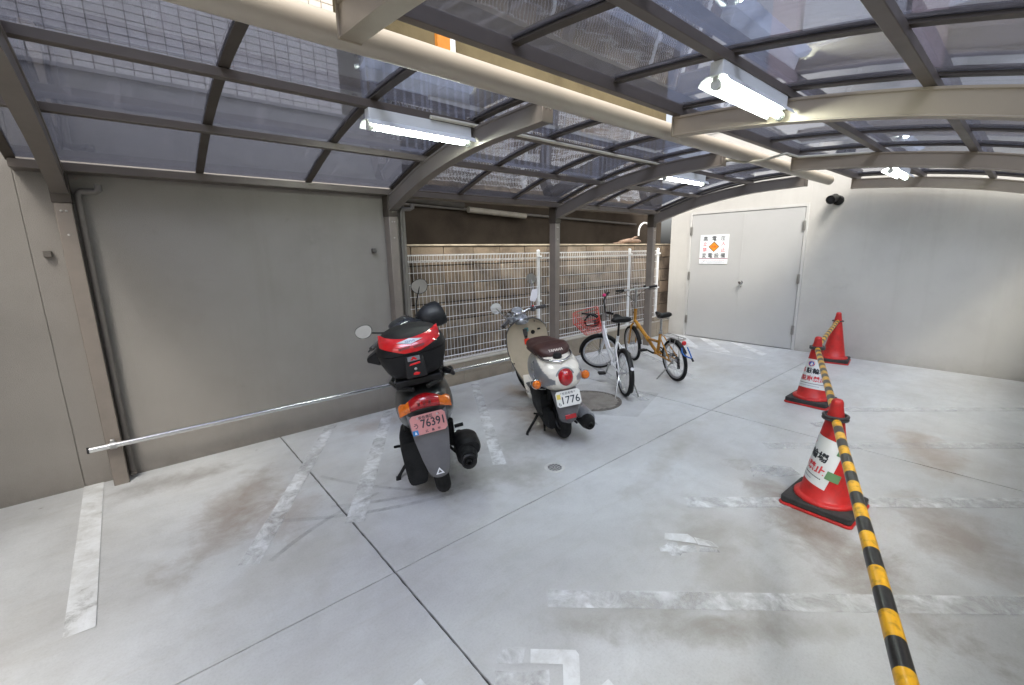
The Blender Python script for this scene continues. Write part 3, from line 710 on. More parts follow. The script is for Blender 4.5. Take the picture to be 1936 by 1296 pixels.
XL_ = [-.275, 1.985, 4.275, 6.55]
cl = empty('cycle_canopy', (0, 4.1, 0)); tag(cl, 'bronze framed canopy with smoked panels on posts along the left wall', 'canopy')
PL = [(1.9, 2.474), (2.05, 2.472), (2.69, 2.450), (3.39, 2.343), (4.07, 2.150), (4.2, 2.106)]
canopy(cl, XL_, PL, 1.985, 4.08, [2.03, 2.69, 3.39, 4.07], -.47, 6.72, BRONZE, .125, +1)
# downpipes behind the posts
PIPEG = M('downpipe_grey', '#6b6660', .5, var=.08)
for x in (XL_[0]+.075, XL_[1]+.12):
    at(cl, MB().tube([(x+.11, 4.10, 2.085), (x+.11, 4.10, 2.055), (x+.09, 4.12, 2.04), (x+.02, 4.135, 2.04), (x, 4.14, 2.02), (x, 4.145, 1.95), (x-.01, 4.155, .05), (x-.005, 4.13, .03)], .021, 12), 'downpipe', PIPEG)

XR_ = [-1.53, .72, 2.965, 5.235, 7.50]
cr = empty('cycle_canopy', (0, -.4, 0)); tag(cr, 'strongly lit bronze framed canopy with smoked panels over the numbered stalls on the right', 'canopy')
PR = [(-.6, 2.035), (-.4, 2.105), (.13, 2.248), (.43, 2.320), (.71, 2.371), (1.05, 2.421), (1.40, 2.455), (1.75, 2.480)]
canopy(cr, XR_, PR, 1.715, -.42, [1.69, 1.03, .425, -.40], -1.75, 7.66, BRONZE_LIT, .120, -1)
# the rear part of the right canopy reaches over the camera; its first beam and post
pt = MB().tube([(-1.5, 1.860, 2.440), (7.0, 1.860, 2.440)], .057, 28).build('rain_pipe', M('beige_pvc', '#ada496', .38, var=.04, scale=2)); tag(pt, 'long beige round rain pipe running between the two canopies', 'pipe')
for x in (.5, 3.0, 5.6):
    pass
# chrome rail on the posts
BAR = M('bar_chrome', '#e6e6e4', .22, metal=1, var=.02, scale=3, rvar=.03)
rl = empty('wheel_stop_rail', (0, 4.02, .32)); tag(rl, 'polished horizontal steel rail clamped low across the left posts', 'rail')
MB().tube([(-.40, 0, 0), (4.36, 0, 0)], .021, 20).build('bar', BAR, rl)
MB().lathe([(.0225, 0), (.0225, .012), (.001, .013)], 20, (-.398, 0, 0), (-1, 0, 0)).build('end_plug', BLK, rl)
for x in XL_[:3]:
    MB().lathe([(.0235, -.018), (.027, -.018), (.027, .018), (.0235, .018)], 20, (x, 0, 0), (1, 0, 0), cap=False).build('clamp', STEEL, rl)
    MB().box((x-.016, .022, -.02), (x+.016, .049, .02)).build('clamp_foot', STEEL, rl, bevel=.003)
    MB().box((x-.012, -.012, .024), (x+.012, .012, .045)).build('clamp_ear', STEEL, rl, bevel=.003)

# ---------------------------------------------------------------- fluorescent fittings
ENAMEL = M('white_enamel', '#d9dbd8', .35, var=.03)
TUBE = M('lit_tube', '#f4fff6', .3, emit=34.0, var=0)
ENDC = M('tube_end', '#c9cbc4', .4)
def lamp(x0, x1, y, zt, label):
    L = x1-x0; root = empty('fluorescent_light', ((x0+x1)/2, y, zt)); tag(root, label, 'light', 'fluorescent lights under the canopies')
    h = L/2
    MB().box((-h+.02, -.03, -.062), (h-.01, .03, 0)).build('housing', ENAMEL, root, bevel=.003)
    # trough reflector
    prof = [(-.072, -.098), (-.060, -.075), (-.034, -.063), (.034, -.063), (.060, -.075), (.072, -.098), (.070, -.0985), (.058, -.077), (.033, -.0655), (-.033, -.0655), (-.058, -.077), (-.070, -.0985)]
    MB().prism(prof, -h, h, lambda p, q, s: (s, p, q)).build('reflector', ENAMEL, root, smooth=50)
    MB().tube([(-h+.055, 0, -.098), (h-.055, 0, -.098)], .0155, 18).build('tube', TUBE, root)
    for s in (-1, 1):
        MB().tube([(s*(h-.0545), 0, -.098), (s*(h-.035), 0, -.098)], .018, 18).build('tube_cap', ENDC, root)
        MB().lathe([(.001, 0), (.022, .0), (.024, .004), (.024, .018), (.001, .018)], 18, (s*(h-.034), 0, -.098), (s, 0, 0)).build('socket', ENDC, root, bevel=.002)
        MB().box((s*(h-.025)-.010, -.013, -.09), (s*(h-.025)+.010, .013, -.064)).build('socket_neck', ENDC, root, bevel=.002)
    return root
lamp(1.17, 1.935, 2.69, 2.449, 'white fluorescent fitting lit under the left canopy above the black scooter')
lamp(2.09, 2.905, 1.04, 2.420, 'brightest white fluorescent fitting with reflector under the right canopy')
lamp(4.45, 5.33, 2.69, 2.449, 'small distant lit fluorescent fitting under the left canopy near the end wall')
lamp(5.80, 6.62, 1.04, 2.420, 'farthest lit fluorescent fitting partly hidden behind a right canopy beam')
CONDU = M('conduit_ivory', '#c8c3b0', .45, var=.05)
c1 = MB().tube([(1.60, 2.652, 2.462), (1.94, 2.652, 2.464), (2.03, 2.652, 2.464), (4.22, 2.652, 2.464)], .0125, 10).build('cable_conduit', CONDU); tag(c1, 'ivory cable conduit clipped along the left canopy purlin between the lights', 'conduit')
c2 = MB().tube([(4.22, 2.652, 2.464), (4.33, 2.60, 2.44), (4.335, 2.1, 2.45), (4.30, 1.96, 2.40), (4.42, 1.86, 2.372), (4.62, 1.77, 2.40), (4.85, 1.655, 2.47), (5.17, 1.655, 2.475), (5.20, 1.09, 2.425), (5.82, 1.075, 2.43)], .011, 8).build('lighting_cable', CONDU); tag(c2, 'loose ivory cable bridging the gap between the two canopies', 'cable')
# ================================================================ traffic cones and bars
CONE = M('cone_red', (.50, .016, .014), .45, var=.14, scale=14, rvar=.15, bump=.06, vcol=(.30, .022, .018))
RUBBER = M('rubber_weight', (.035, .034, .033), .75, var=.25, scale=12, bump=.15, bscale=120)
PAPER = M('cone_paper', '#dfe2e0', .45, var=.03, scale=5)
GTAPE = M('green_tape', (.12, .25, .11), .5, var=.1)
def rsq(h, r, n=5):
    pts = []
    for k, (sx, sy) in enumerate(((1,1),(-1,1),(-1,-1),(1,-1))):
        for j in range(n+1):
            a = math.pi/2*(k+j/n); pts.append((sx*(h-r)+r*math.cos(a), sy*(h-r)+r*math.sin(a)))
    return pts
CH = .70; R0, R1, Z0 = .134, .033, .085
cr_ = lambda z: R0+(R1-R0)*(z-Z0)/(.66-Z0)
def cone(loc, rz, label, sheet=None):
    root = empty('traffic_cone', (*loc, 0), (0, 0, rz)); tag(root, label, 'traffic cone', 'red cones carrying the striped bars')
    MB().prism(rsq(.195, .03), .001, .018).build('base_plate', CONE, root, bevel=.004)
    MB().prism(rsq(.187, .025), .0185, .058).build('rubber_weight', RUBBER, root, bevel=.006)
    prof = [(.16, .050), (.166, .058), (.166, .068), (.158, .078), (.142, .080), (R0, Z0)]
    prof += [(cr_(z), z) for z in (.2, .35, .5, .62, .655)] + [(.031, .685), (.024, .698), (.012, .703), (.001, .704)]
    MB().lathe(prof, 48).build('cone_body', CONE, root, smooth=50)
    if sheet is not None:
        a_c, hw, zt, tape = sheet                      # centre angle, half width, height of the top edge, taped?
        k_ = (R0-R1)/(.66-Z0); za = Z0+R0/k_; sl = math.sqrt(1+k_*k_); sn = k_/sl
        def onp(x, s, h=0.0):                          # flat paper (x across, s down from the cone's apex) rolled onto the cone
            rho = math.hypot(x, s); a = a_c+math.atan2(x, s)/sn; z = za-rho/sl; r = cr_(z)+.0012+h
            return (r*math.cos(a), r*math.sin(a), z)
        s0 = (za-zt)*sl
        rings = [[onp(-hw+2*hw*k/48, s0+.30*j/10) for k in range(49)] for j in range(11)]
        sh = MB().loft(rings, cap=False, closed=False).build('paper_sheet', PAPER, root)
        def lay(dy):                                   # dy: distance below the top edge of the paper
            def f(x, y, h=0.0): return onp(x, s0+dy-y, .0006+h)
            return f
        R_ = REDP
        lettering('lettering', '料', .1, REDP, sh, lambda x, y, h=0: lay(.118)(x-.072, y, h), width=.050, height=.056, bold=.0024)
        lettering('lettering', '駐輪場', .1, BLACKP, sh, lambda x, y, h=0: lay(.118)(x+.052, y, h), width=.172, height=.056, bold=.0024)
        lettering('lettering', '断駐車禁止', .1, REDP, sh, lambda x, y, h=0: lay(.198)(x+.012, y, h), width=.285, height=.054, bold=.0026)
        for zc, w in ((.250, .15), (.274, .10)):
            mb = MB(); x = -w; f = lay(zc)
            while x < w:
                d = .006+rng.random()*.005; mb.add([f(x, -.003), f(x+d, -.003), f(x+d, .003), f(x, .003)], [(0,1,2,3)]); x += d+.002
            mb.build('fine_print', BLACKP if zc < .26 else M('print_grey', (.3, .33, .38), .5), sh)
        f = lay(.046)
        def disc(r, d): return [f(r*math.cos(2*math.pi*k/24), r*math.sin(2*math.pi*k/24), d) for k in range(24)]
        for r, d, mt in ((.030, .0002, REDP), (.0235, .0006, BLUEP)): MB().add(disc(r, d), [tuple(range(24))]).build('no_parking_mark', mt, sh, smooth=0)
        MB().add([f(-.019, .015, .001), f(-.015, .019, .001), f(.019, -.015, .001), f(.015, -.019, .001)], [(0,1,2,3)]).build('no_parking_mark', REDP, sh, smooth=0)
        if tape:
            for dy, w_ in ((.205, .026), (.06, .014)):
                f = lay(dy); MB().loft([[f(hw-.03+.075*k/6, y, .002) for k in range(7)] for y in (-w_, 0, w_)], cap=False, closed=False).build('green_tape', GTAPE, sh)
    return root
NEAR, MID, FAR, BACK = (3.115, .645), (5.235, 1.315), (7.42, 1.66), (.98, -.03)
a_n = math.atan2(-NEAR[1], -NEAR[0])
cone(NEAR, rad(-2), 'nearest red traffic cone with white notice and green tape on black rubber base', (rad(98), .195, .475, True))
cone(MID, rad(-1), 'middle red traffic cone with white no parking notice on its front', (rad(170), .195, .475, False))
cone(FAR, rad(8), 'farthest plain red traffic cone standing close to the end wall')
cone(BACK, rad(5), 'plain red traffic cone holding the near end of the closest striped bar')
def stripe_material():
    m = bpy.data.materials.new('hazard_stripes'); m.use_nodes = True; t = m.node_tree; b = t.nodes['Principled BSDF']
    tc = N(t, 'ShaderNodeTexCoord'); sp = N(t, 'ShaderNodeSeparateXYZ'); t.links.new(tc.outputs['Object'], sp.inputs[0])
    fr = mathn(t, 'FRACT', mathn(t, 'DIVIDE', mathn(t, 'ADD', sp.outputs[0], 20), .205))
    c = ramp(t, [(0, (.022, .022, .022, 1)), (.5, (.80, .42, .012, 1))], 'CONSTANT'); t.links.new(fr, c.inputs[0])
    no = N(t, 'ShaderNodeTexNoise'); no.inputs['Scale'].default_value = 40; no.inputs['Detail'].default_value = 6; t.links.new(tc.outputs['Object'], no.inputs['Vector'])
    r = ramp(t, [(.28, .45), (.48, .95), (.6, 1.0)]); t.links.new(no.outputs['Fac'], r.inputs[0])
    t.links.new(mixc(t, 1.0, c.outputs[0], r.outputs[0], 'MULTIPLY'), b.inputs['Base Color']); b.inputs['Roughness'].default_value = .33
    return m
STRIPE = stripe_material()
RINGM = M('ring_plastic', (.045, .045, .045), .45, var=.15)
def bar(a, b, label, zo=0.0):
    A, B = Vector((*a, .598+zo)), Vector((*b, .580+zo)); d = B-A; L = d.length
    root = empty('striped_bar', A); root.rotation_euler = (0, -math.asin(d.z/L), math.atan2(d.y, d.x)); tag(root, label, 'barrier bar', 'striped bars joining the cones')
    MB().tube([(.066, 0, 0), (L-.066, 0, 0)], .0235, 20).build('bar', STRIPE, root)
    for x in (0, L):
        pth = [(x+.062*math.cos(2*math.pi*k/28), .062*math.sin(2*math.pi*k/28), 0) for k in range(28)]
        MB().tube(pth, .0085, 8, cyc=True).build('end_ring', RINGM, root)
    for s, x in ((1, .055), (-1, L-.055)):
        MB().tube([(x, 0, 0), (x+s*.03, 0, 0)], [.013, .0245], 14).build('end_collar', RINGM, root)
    return root
bar(BACK, NEAR, 'yellow and black striped bar in the foreground nearest the camera')
bar(NEAR, MID, 'yellow and black striped bar between the nearest and middle cones')
bar(MID, FAR, 'yellow and black striped bar between the middle and farthest cones')
# ================================================================ bicycles
TYRE = M('tyre_rubber', (.011, .011, .011), .8, spec=.3, var=.3, scale=15, bump=.2, bscale=90)
RIMM = M('rim_alloy', '#b9babc', .28, metal=1, var=.08)
GREYM = M('grey_plastic', '#4a4a4c', .5, var=.1)
def Rax(axis, ang): return Matrix.Rotation(ang, 4, axis)
def around(piv, axis, ang): return Matrix.Translation(piv) @ Matrix.Rotation(ang, 4, Vector(axis)) @ Matrix.Translation(-Vector(piv))
def circ(c, r, n=36, a0=0, a1=2*math.pi, y=0): return [(c[0]+r*math.cos(a0+(a1-a0)*k/n), y, c[2]+r*math.sin(a0+(a1-a0)*k/n)) for k in range(n)]
def bike_wheel(root, c, R, Mx, tyre_r=.021):
    w = MB(Mx); w.tube(circ(c, R-tyre_r, 48), tyre_r, 10, cyc=True); wt = w.build('wheel', TYRE, root)
    MB(Mx).lathe([(R-.040, -.011), (R-.036, -.013), (R-.056, -.010), (R-.060, 0), (R-.056, .010), (R-.036, .013), (R-.040, .011)], 48, c, (0, 1, 0), cap=False).build('rim', RIMM, wt, smooth=40)
    sp = MB(Mx)
    for k in range(28):
        a = 2*math.pi*k/28; s = 1 if k % 2 else -1; t = a+(.5 if (k//2) % 2 else -.5)
        sp.tube([(c[0]+(R-.058)*math.cos(a), 0, c[2]+(R-.058)*math.sin(a)), (c[0]+.018*math.cos(t), s*.026, c[2]+.018*math.sin(t))], .0011, 4, cap=False)
    sp.build('spokes', RIMM, wt)['kind'] = 'stuff'
    MB(Mx).lathe([(.008, -.046), (.008, -.03), (.021, -.028), (.021, -.024), (.012, -.02), (.012, .02), (.021, .024), (.021, .028), (.008, .03), (.008, .046)], 16, c, (0, 1, 0)).build('hub', RIMM, wt)
    return wt
def fender(root, c, R, a0, a1, Mx, mat, w=.028):
    rings = []
    for k in range(25):
        a = a0+(a1-a0)*k/24; rr = []
        for j in range(9):
            b = math.pi*(j/8); rr.append((R+.004+.014*math.sin(b), w*math.cos(b)))
        rr2 = [(q-.002, y*.94) for q, y in rr[::-1]]
        rings.append([(c[0]+q*math.cos(a), y, c[2]+q*math.sin(a)) for q, y in rr+rr2])
    return MB(Mx).loft(rings).build('mudguard', mat, root)
def saddle(root, x, z, tilt, mat, L=.26, W=.105):
    Ms = Matrix.Translation((x, 0, z)) @ Matrix.Rotation(-tilt, 4, 'Y')
    rings = []
    for k in range(13):
        u = k/12; px = -L*.5+L*u
        w = W*(1-.0*u) if u < .3 else W*(1-(u-.3)/.7*.80)**1.1+.0
        w = max(w, .018)*(1 if 0 < k < 12 else .75)
        h = .030+.012*math.cos(u*math.pi*1.0); zc = .012*math.cos(u*math.pi*2)
        e = 1 if 0 < k < 12 else .45
        rings.append([(px, w*math.cos(t)*e if False else w*math.copysign(abs(math.cos(t))**.75, math.cos(t)), zc+(h*e)*math.copysign(abs(math.sin(t))**.8, math.sin(t))*(1.0 if math.sin(t) > 0 else .8)) for t in [2*math.pi*j/20 for j in range(20)]])
    s = MB(Ms).loft(rings).build('saddle', mat, root, sub=1)
    ra = MB(Ms)
    for sy in (-1, 1): ra.tube([(-.10, sy*.05, -.028), (-.06, sy*.035, -.05), (.05, sy*.025, -.05), (.11, sy*.01, -.03)], .0035, 6)
    for sy in (-1, 1): ra.tube([(-.075, sy*.045, -.03+.0065*math.sin(k*.9)-.002*k) for k in range(8)], .011, 8)
    ra.build('saddle_rails', STEEL, s)
    return s
def crank(root, x, z, ang, mat_ring, y0=-.035):
    ch = MB().lathe([(.070, -.002), (.072, 0), (.070, .002), (.056, .002), (.054, 0), (.056, -.002)], 36, (x, -.048, z), (0, 1, 0), cap=False)
    for k in range(5):
        a = 2*math.pi*k/5; ch.tube([(x, -.048, z), (x+.058*math.cos(a), -.048, z+.058*math.sin(a))], .006, 6)
    cr0 = ch.build('chainring', mat_ring, root)
    for s in (1, -1):
        a = ang if s > 0 else ang+math.pi; ex, ez = x+.152*math.cos(a), z+.152*math.sin(a)
        c_ = MB().tube([(x, s*.055, z), (ex, s*.075, ez)], [.013, .010], 10); arm = c_.build('crank_arm', mat_ring if mat_ring is not CHROME else STEEL, root)
        p = MB(); p.box((ex-.042, s*.085 if s > 0 else s*.085-.085, ez-.012), (ex+.042, s*.085+.085 if s > 0 else s*.085, ez+.012)); p.build('pedal', BLK, arm, bevel=.005)
    return cr0
def kickstand_side(root, x, z, foot):
    MB().tube([(x, .03, z), (x+foot[0]*.5, .03+foot[1]*.5, z/2+foot[2]/2), (x+foot[0], .03+foot[1], foot[2]+.006)], [.011, .009, .009], 10).build('kickstand', STEEL, root)
    MB().cbox((x, .022, z), (.05, .02, .03)).build('kickstand_bracket', STEEL, root, bevel=.004)

# ---- white step-through bicycle with a red wire basket
WP = M('bike_white', '#e4e6e8', .25, var=.03, coat=.5)
def white_bike():
    root = empty('bicycle', (4.0, 2.775, 0), (rad(-1.5), 0, rad(52.5))); tag(root, 'white step-through bicycle with red wire basket and turned front wheel', 'bicycle')
    R = .262; WBs = 1.09; I = Matrix()
    bike_wheel(root, (0, 0, R), R, I)
    steer = around((WBs, 0, R), (-math.sin(rad(19)), 0, math.cos(rad(19))), rad(80))
    bike_wheel(root, (WBs, 0, R), R, steer)
    fender(root, (0, 0, R), R, rad(50), rad(215), I, BLK); fender(root, (WBs, 0, R), R, rad(15), rad(160), steer, BLK)
    fr = MB()
    bb = (.42, 0, .27); hd0 = (.93, 0, .56); hd1 = (.885, 0, .70); st = (.245, 0, .64)
    fr.tube([hd0, hd1], .021, 14)
    fr.tube([(.915, 0, .60), (.78, 0, .47), (.63, 0, .36), (.52, 0, .31), bb], [.024, .023, .022, .021, .021], 14)
    fr.tube([(.90, 0, .665), (.76, 0, .53), (.60, 0, .42), (.36, 0, .38)], .014, 12)
    fr.tube([bb, st], .017, 14)
    for s in (-1, 1):
        fr.tube([bb, (.30, s*.03, .265), (0, s*.055, R)], .0095, 10); fr.tube([(.27, 0, .57), (.22, s*.035, .51), (0, s*.057, R)], .008, 10)
    fr.tube([(.42, -.035, .27), (.42, .035, .27)], .022, 14)
    fr.build('frame', WP, root)
    fk = MB(steer)
    for s in (-1, 1): fk.tube([(.935, s*.02, .545), (.955, s*.045, .50), (1.03, s*.048, .36), (WBs, s*.05, R)], [.013, .013, .011, .008], 10)
    fk.tube([(.93, -.045, .55), (.93, .045, .55)], .014, 10); fk.build('fork', WP, root)
    fk2 = MB(steer)
    for s in (-1, 1): fk2.tube([(WBs, s*.052, R), (1.02, s*.045, .50)], .003, 6)
    fk2.build('mudguard_stays', BLK, root)
    MB().tube([st, (.215, 0, .79)], .0125, 12).build('seat_post', BLK, root)
    saddle(root, .215, .845, rad(6), BLK, .27, .115)
    stem = MB(steer); stem.tube([(.885, 0, .70), (.852, 0, .80), (.86, 0, .86)], .0125, 12); stem.build('stem', STEEL, root)
    hb = MB(steer); pts = [(.785, .30, .93), (.825, .25, .925), (.858, .17, .90), (.868, .05, .862), (.87, 0, .86), (.868, -.05, .862), (.858, -.17, .90), (.825, -.25, .925), (.785, -.30, .93)]
    hbo = hb.tube(pts, .0115, 12).build('handlebar', BLK, root)
    for s in (-1, 1):
        MB(steer).tube([(.838, s*.225, .918), (.81, s*.268, .927), (.778, s*.312, .931)], [.016, .0165, .016], 12).build('grip', BLK, hbo)
        MB(steer).tube([(.86, s*.18, .893), (.865, s*.235, .885), (.82, s*.31, .892)], [.006, .005, .004], 8).build('brake_lever', GREYM, hbo)
        MB(steer).tube([(.85, s*.17, .89), (.92, s*.10, .86), (.95, s*.02, .76), (.95, 0, .62)], .0028, 6).build('brake_cable', BLK, hbo)
    BELL = M('bell_pink', (.75, .03, .17), .25, coat=.4)
    MB(steer).ball((.838, -.225, .952), (.026, .026, .022)).build('bell', BELL, hbo)
    MB(steer).tube([(.82, -.255, .945), (.815, -.27, 1.0)], .006, 8).build('light_clip', BLK, hbo)
    crank(root, .42, .27, rad(-62), CHROME)
    gd = MB(); gd.prism([(.34, .24), (.50, .24), (.52, .30), (.40, .36), (.33, .33)], -.062, -.055, lambda p, q, h: (p, h, q)); gd.build('chain_guard', WP, root, bevel=.004)
    # double-leg centre stand at the rear axle
    for s in (-1, 1): MB().tube([(.0, s*.06, R-.02), (-.06, s*.10, .13), (-.10, s*.13, .012)], [.009, .008, .008], 8).build('stand_leg', STEEL, root)
    MB().tube([(0, -.07, R), (0, .07, R)], .009, 10).build('axle', STEEL, root)
    for s in (-1, 1): MB().tube([(0, s*.06, R), (-.17, s*.032, R+.20)], .0028, 6).build('mudguard_stay', STEEL, root)
    ref = MB().tube([(-.262, -.001, R+.115), (-.272, -.001, R+.12)], [.020, .018], 14); ref.build('mudguard_clip', STEEL, root)
    # wire basket
    RW = M('basket_red', (.66, .05, .035), .4, var=.05)
    bk_ = MB(steer)
    def ring(z, x0, x1, w, r=.0026):
        c = .04; pts = []
        for k, (cx, cy) in enumerate(((x1-c, w-c), (x0+c, w-c), (x0+c, -w+c), (x1-c, -w+c))):
            for j in range(5): a = math.pi/2*(k+j/4); pts.append((cx+c*math.cos(a), cy+c*math.sin(a), z))
        bk_.tube(pts, r, 6, cyc=True); return pts
    zs = [.625, .67, .715, .76, .805, .85]; rs = []
    for i, z in enumerate(zs):
        u = i/5; rs.append(ring(z+.0, .975-.02*u, 1.20+.09*u, .125+.045*u, .0042 if i == 5 else .0024))
    for a, b in zip(rs[0], rs[-1]): bk_.tube([a, b], .0022, 5)
    for k in range(7):
        y = -.10+.2*k/6; bk_.tube([(.985, y, .625), (1.19, y, .625)], .0022, 5)
    for k in range(6):
        x = 1.0+.18*k/5; bk_.tube([(x, -.118, .625), (x, .118, .625)], .0022, 5)
    bk_.build('basket', RW, root)
    MB(steer).tube([(1.06, 0, .622), (1.05, .0, .56), (1.02, 0, .53)], .006, 8).build('basket_bracket', STEEL, root)
    # cable lock lying in the basket: a thing of its own
    lk = empty('cable_lock', root.location, root.rotation_euler); tag(lk, 'black coiled cable lock lying in the red bicycle basket', 'lock')
    pth = [(1.07+.10*math.cos(a)*(1-.02*a), .0+.03*math.sin(2.2*a), .745+.088*math.sin(a)) for a in [k*.28 for k in range(38)]]
    MB(steer).tube(pth, .009, 8).build('cable', BLK, lk)
    MB(steer).tube([(.99, .03, .80), (1.05, .02, .845), (1.13, -.02, .865), (1.17, -.03, .875)], .012, 10).build('clasp', BLK, lk)
    MB(steer).cbox((1.03, -.02, .70), (.05, .045, .09)).build('lock_body', GREYM, lk, bevel=.01)
    return root
white_bike()

# ---- orange folding bicycle
OP = M('bike_orange', (.44, .20, .016), .28, var=.06, coat=.5)
def orange_bike():
    root = empty('bicycle', (4.945, 2.69, 0), (rad(-6), 0, rad(61.5))); tag(root, 'mustard orange folding bicycle with tall straight handlebar and rear rack', 'bicycle')
    R = .262; WBs = 1.10; I = Matrix()
    bike_wheel(root, (0, 0, R), R, I)
    steer = around((WBs, 0, R), (-math.sin(rad(17)), 0, math.cos(rad(17))), rad(-3))
    bike_wheel(root, (WBs, 0, R), R, steer)
    fender(root, (0, 0, R), R, rad(62), rad(150), I, BLK); fender(root, (WBs, 0, R), R, rad(100), rad(172), steer, BLK)
    fr = MB(); bb = (.40, 0, .275)
    fr.tube([(.985, 0, .60), (.955, 0, .70)], .021, 14)
    fr.tube([(.975, 0, .625), (.80, 0, .52), (.62, 0, .415)], [.024, .026, .024], 14)
    fr.tube([(.615, 0, .41), (.50, 0, .33), bb], [.023, .022, .021], 14)
    fr.tube([(.61, 0, .42), (.46, 0, .425), (.325, 0, .43)], .018, 12)
    fr.tube([bb, (.335, 0, .43), (.29, 0, .57)], .0195, 14)
    for s in (-1, 1):
        fr.tube([(.40, s*.02, .27), (.28, s*.035, .265), (0, s*.056, R)], .011, 10); fr.tube([(.29, 0, .55), (.26, s*.03, .51), (0, s*.058, R)], .009, 10)
    fr.tube([(.40, -.037, .275), (.40, .037, .275)], .023, 14)
    fr.build('frame', OP, root)
    MB().lathe([(.030, -.035), (.033, -.03), (.033, .03), (.030, .035)], 18, (.615, 0, .415), (.5, 0, .3)).build('folding_hinge', OP, root)
    fk = MB(steer)
    for s in (-1, 1): fk.tube([(.985, s*.015, .585), (1.0, s*.046, .55), (1.05, s*.05, .40), (WBs, s*.052, R)], [.014, .014, .012, .009], 10)
    fk.build('fork', OP, root)
    hp = MB(steer); hp.tube([(.955, 0, .70), (.93, 0, .80)], .022, 14); hp.build('head_post', OP, root)
    MB(steer).tube([(.93, 0, .80), (.885, 0, 1.075)], .0155, 12).build('stem', STEEL, root)
    hb = MB(steer).tube([(.875, .285, 1.085), (.885, .1, 1.078), (.885, -.1, 1.078), (.875, -.285, 1.085)], .0115, 12).build('handlebar', STEEL, root)
    MB(steer).cbox((.885, 0, 1.078), (.04, .045, .04)).build('bar_clamp', STEEL, hb, bevel=.008)
    for s in (-1, 1):
        MB(steer).tube([(.876, s*.185, 1.082), (.872, s*.30, 1.087)], .016, 12).build('grip', BLK, hb)
        MB(steer).tube([(.90, s*.175, 1.068), (.925, s*.21, 1.05), (.91, s*.30, 1.045)], [.009, .006, .005], 8).build('brake_lever', BLK, hb)
        MB(steer).tube([(.90, s*.165, 1.066), (.97, s*.10, 1.0), (.99, -s*.03, .88), (.965, -s*.02, .74), (.98, 0, .60)], .0028, 6).build('brake_cable', BLK, hb)
    MB(steer).ball((.89, -.13, 1.10), (.020, .020, .018)).build('bell', BLK, hb)
    MB().tube([(.29, 0, .57), (.262, 0, .73)], .0145, 12).build('seat_post', STEEL, root)
    MB().lathe([(.024, -.014), (.024, .014)], 16, (.29, 0, .567), (-.17, 0, 1)).build('seat_clamp', STEEL, root)
    saddle(root, .255, .80, rad(2), BLK, .26, .085)
    crank(root, .40, .275, rad(8), BLK)
    ck = MB(); ck.tube([(.40, -.047, .345), (.0, -.047, R+.03)], .004, 6); ck.tube([(.40, -.047, .205), (.0, -.047, R-.03)], .004, 6); ck.build('chain', BLK, root)
    MB().lathe([(.001, 0), (.045, .0), (.032, -.02), (.001, -.025)], 20, (0, -.036, R), (0, 1, 0)).build('sprocket', BLK, root)
    MB().cbox((.01, -.06, R-.075), (.03, .03, .10)).build('derailleur', BLK, root, bevel=.008)
    # rear rack
    rk = MB(); zz = .565
    for s in (-1, 1): rk.tube([(.20, s*.03, zz), (.16, s*.055, zz), (-.18, s*.055, zz), (-.21, s*.03, zz)], .0042, 6)
    for x in (.13, .05, -.03, -.11, -.18): rk.tube([(x, -.055, zz), (x, .055, zz)], .0036, 6)
    rk.tube([(-.21, -.03, zz), (-.21, .03, zz)], .0042, 6)
    for s in (-1, 1): rk.tube([(0, s*.06, R), (-.02, s*.058, zz)], .004, 6); rk.tube([(0, s*.06, R), (-.13, s*.055, zz)], .004, 6)
    rk.build('rear_rack', STEEL, root)
    MB().lathe([(.027, 0), (.027, .012), (.02, .02), (.001, .022)], 20, (-.215, 0, .525), (-1, 0, 0)).build('reflector', M('reflector_red', (.55, .015, .02), .2, coat=.6), root)
    kickstand_side(root, .02, R-.03, (.10, .16, -.012+.017))
    # blue cable lock hanging on the rear mudguard
    lk = empty('cable_lock', root.location, root.rotation_euler); tag(lk, 'blue cable lock looped over the orange bicycle rear mudguard', 'lock')
    MB().tube([(-.215, .03, .47), (-.25, .05, .43), (-.285, .045, .40), (-.31, .01, .375), (-.315, -.03, .355), (-.29, -.045, .36), (-.25, -.045, .42), (-.22, -.04, .47)], .0075, 8).build('cable', M('lock_blue', (.01, .12, .45), .35), lk)
    MB().tube([(-.315, -.03, .36), (-.33, -.04, .32)], .012, 8).build('lock_body', BLK, lk)
    return root
orange_bike()
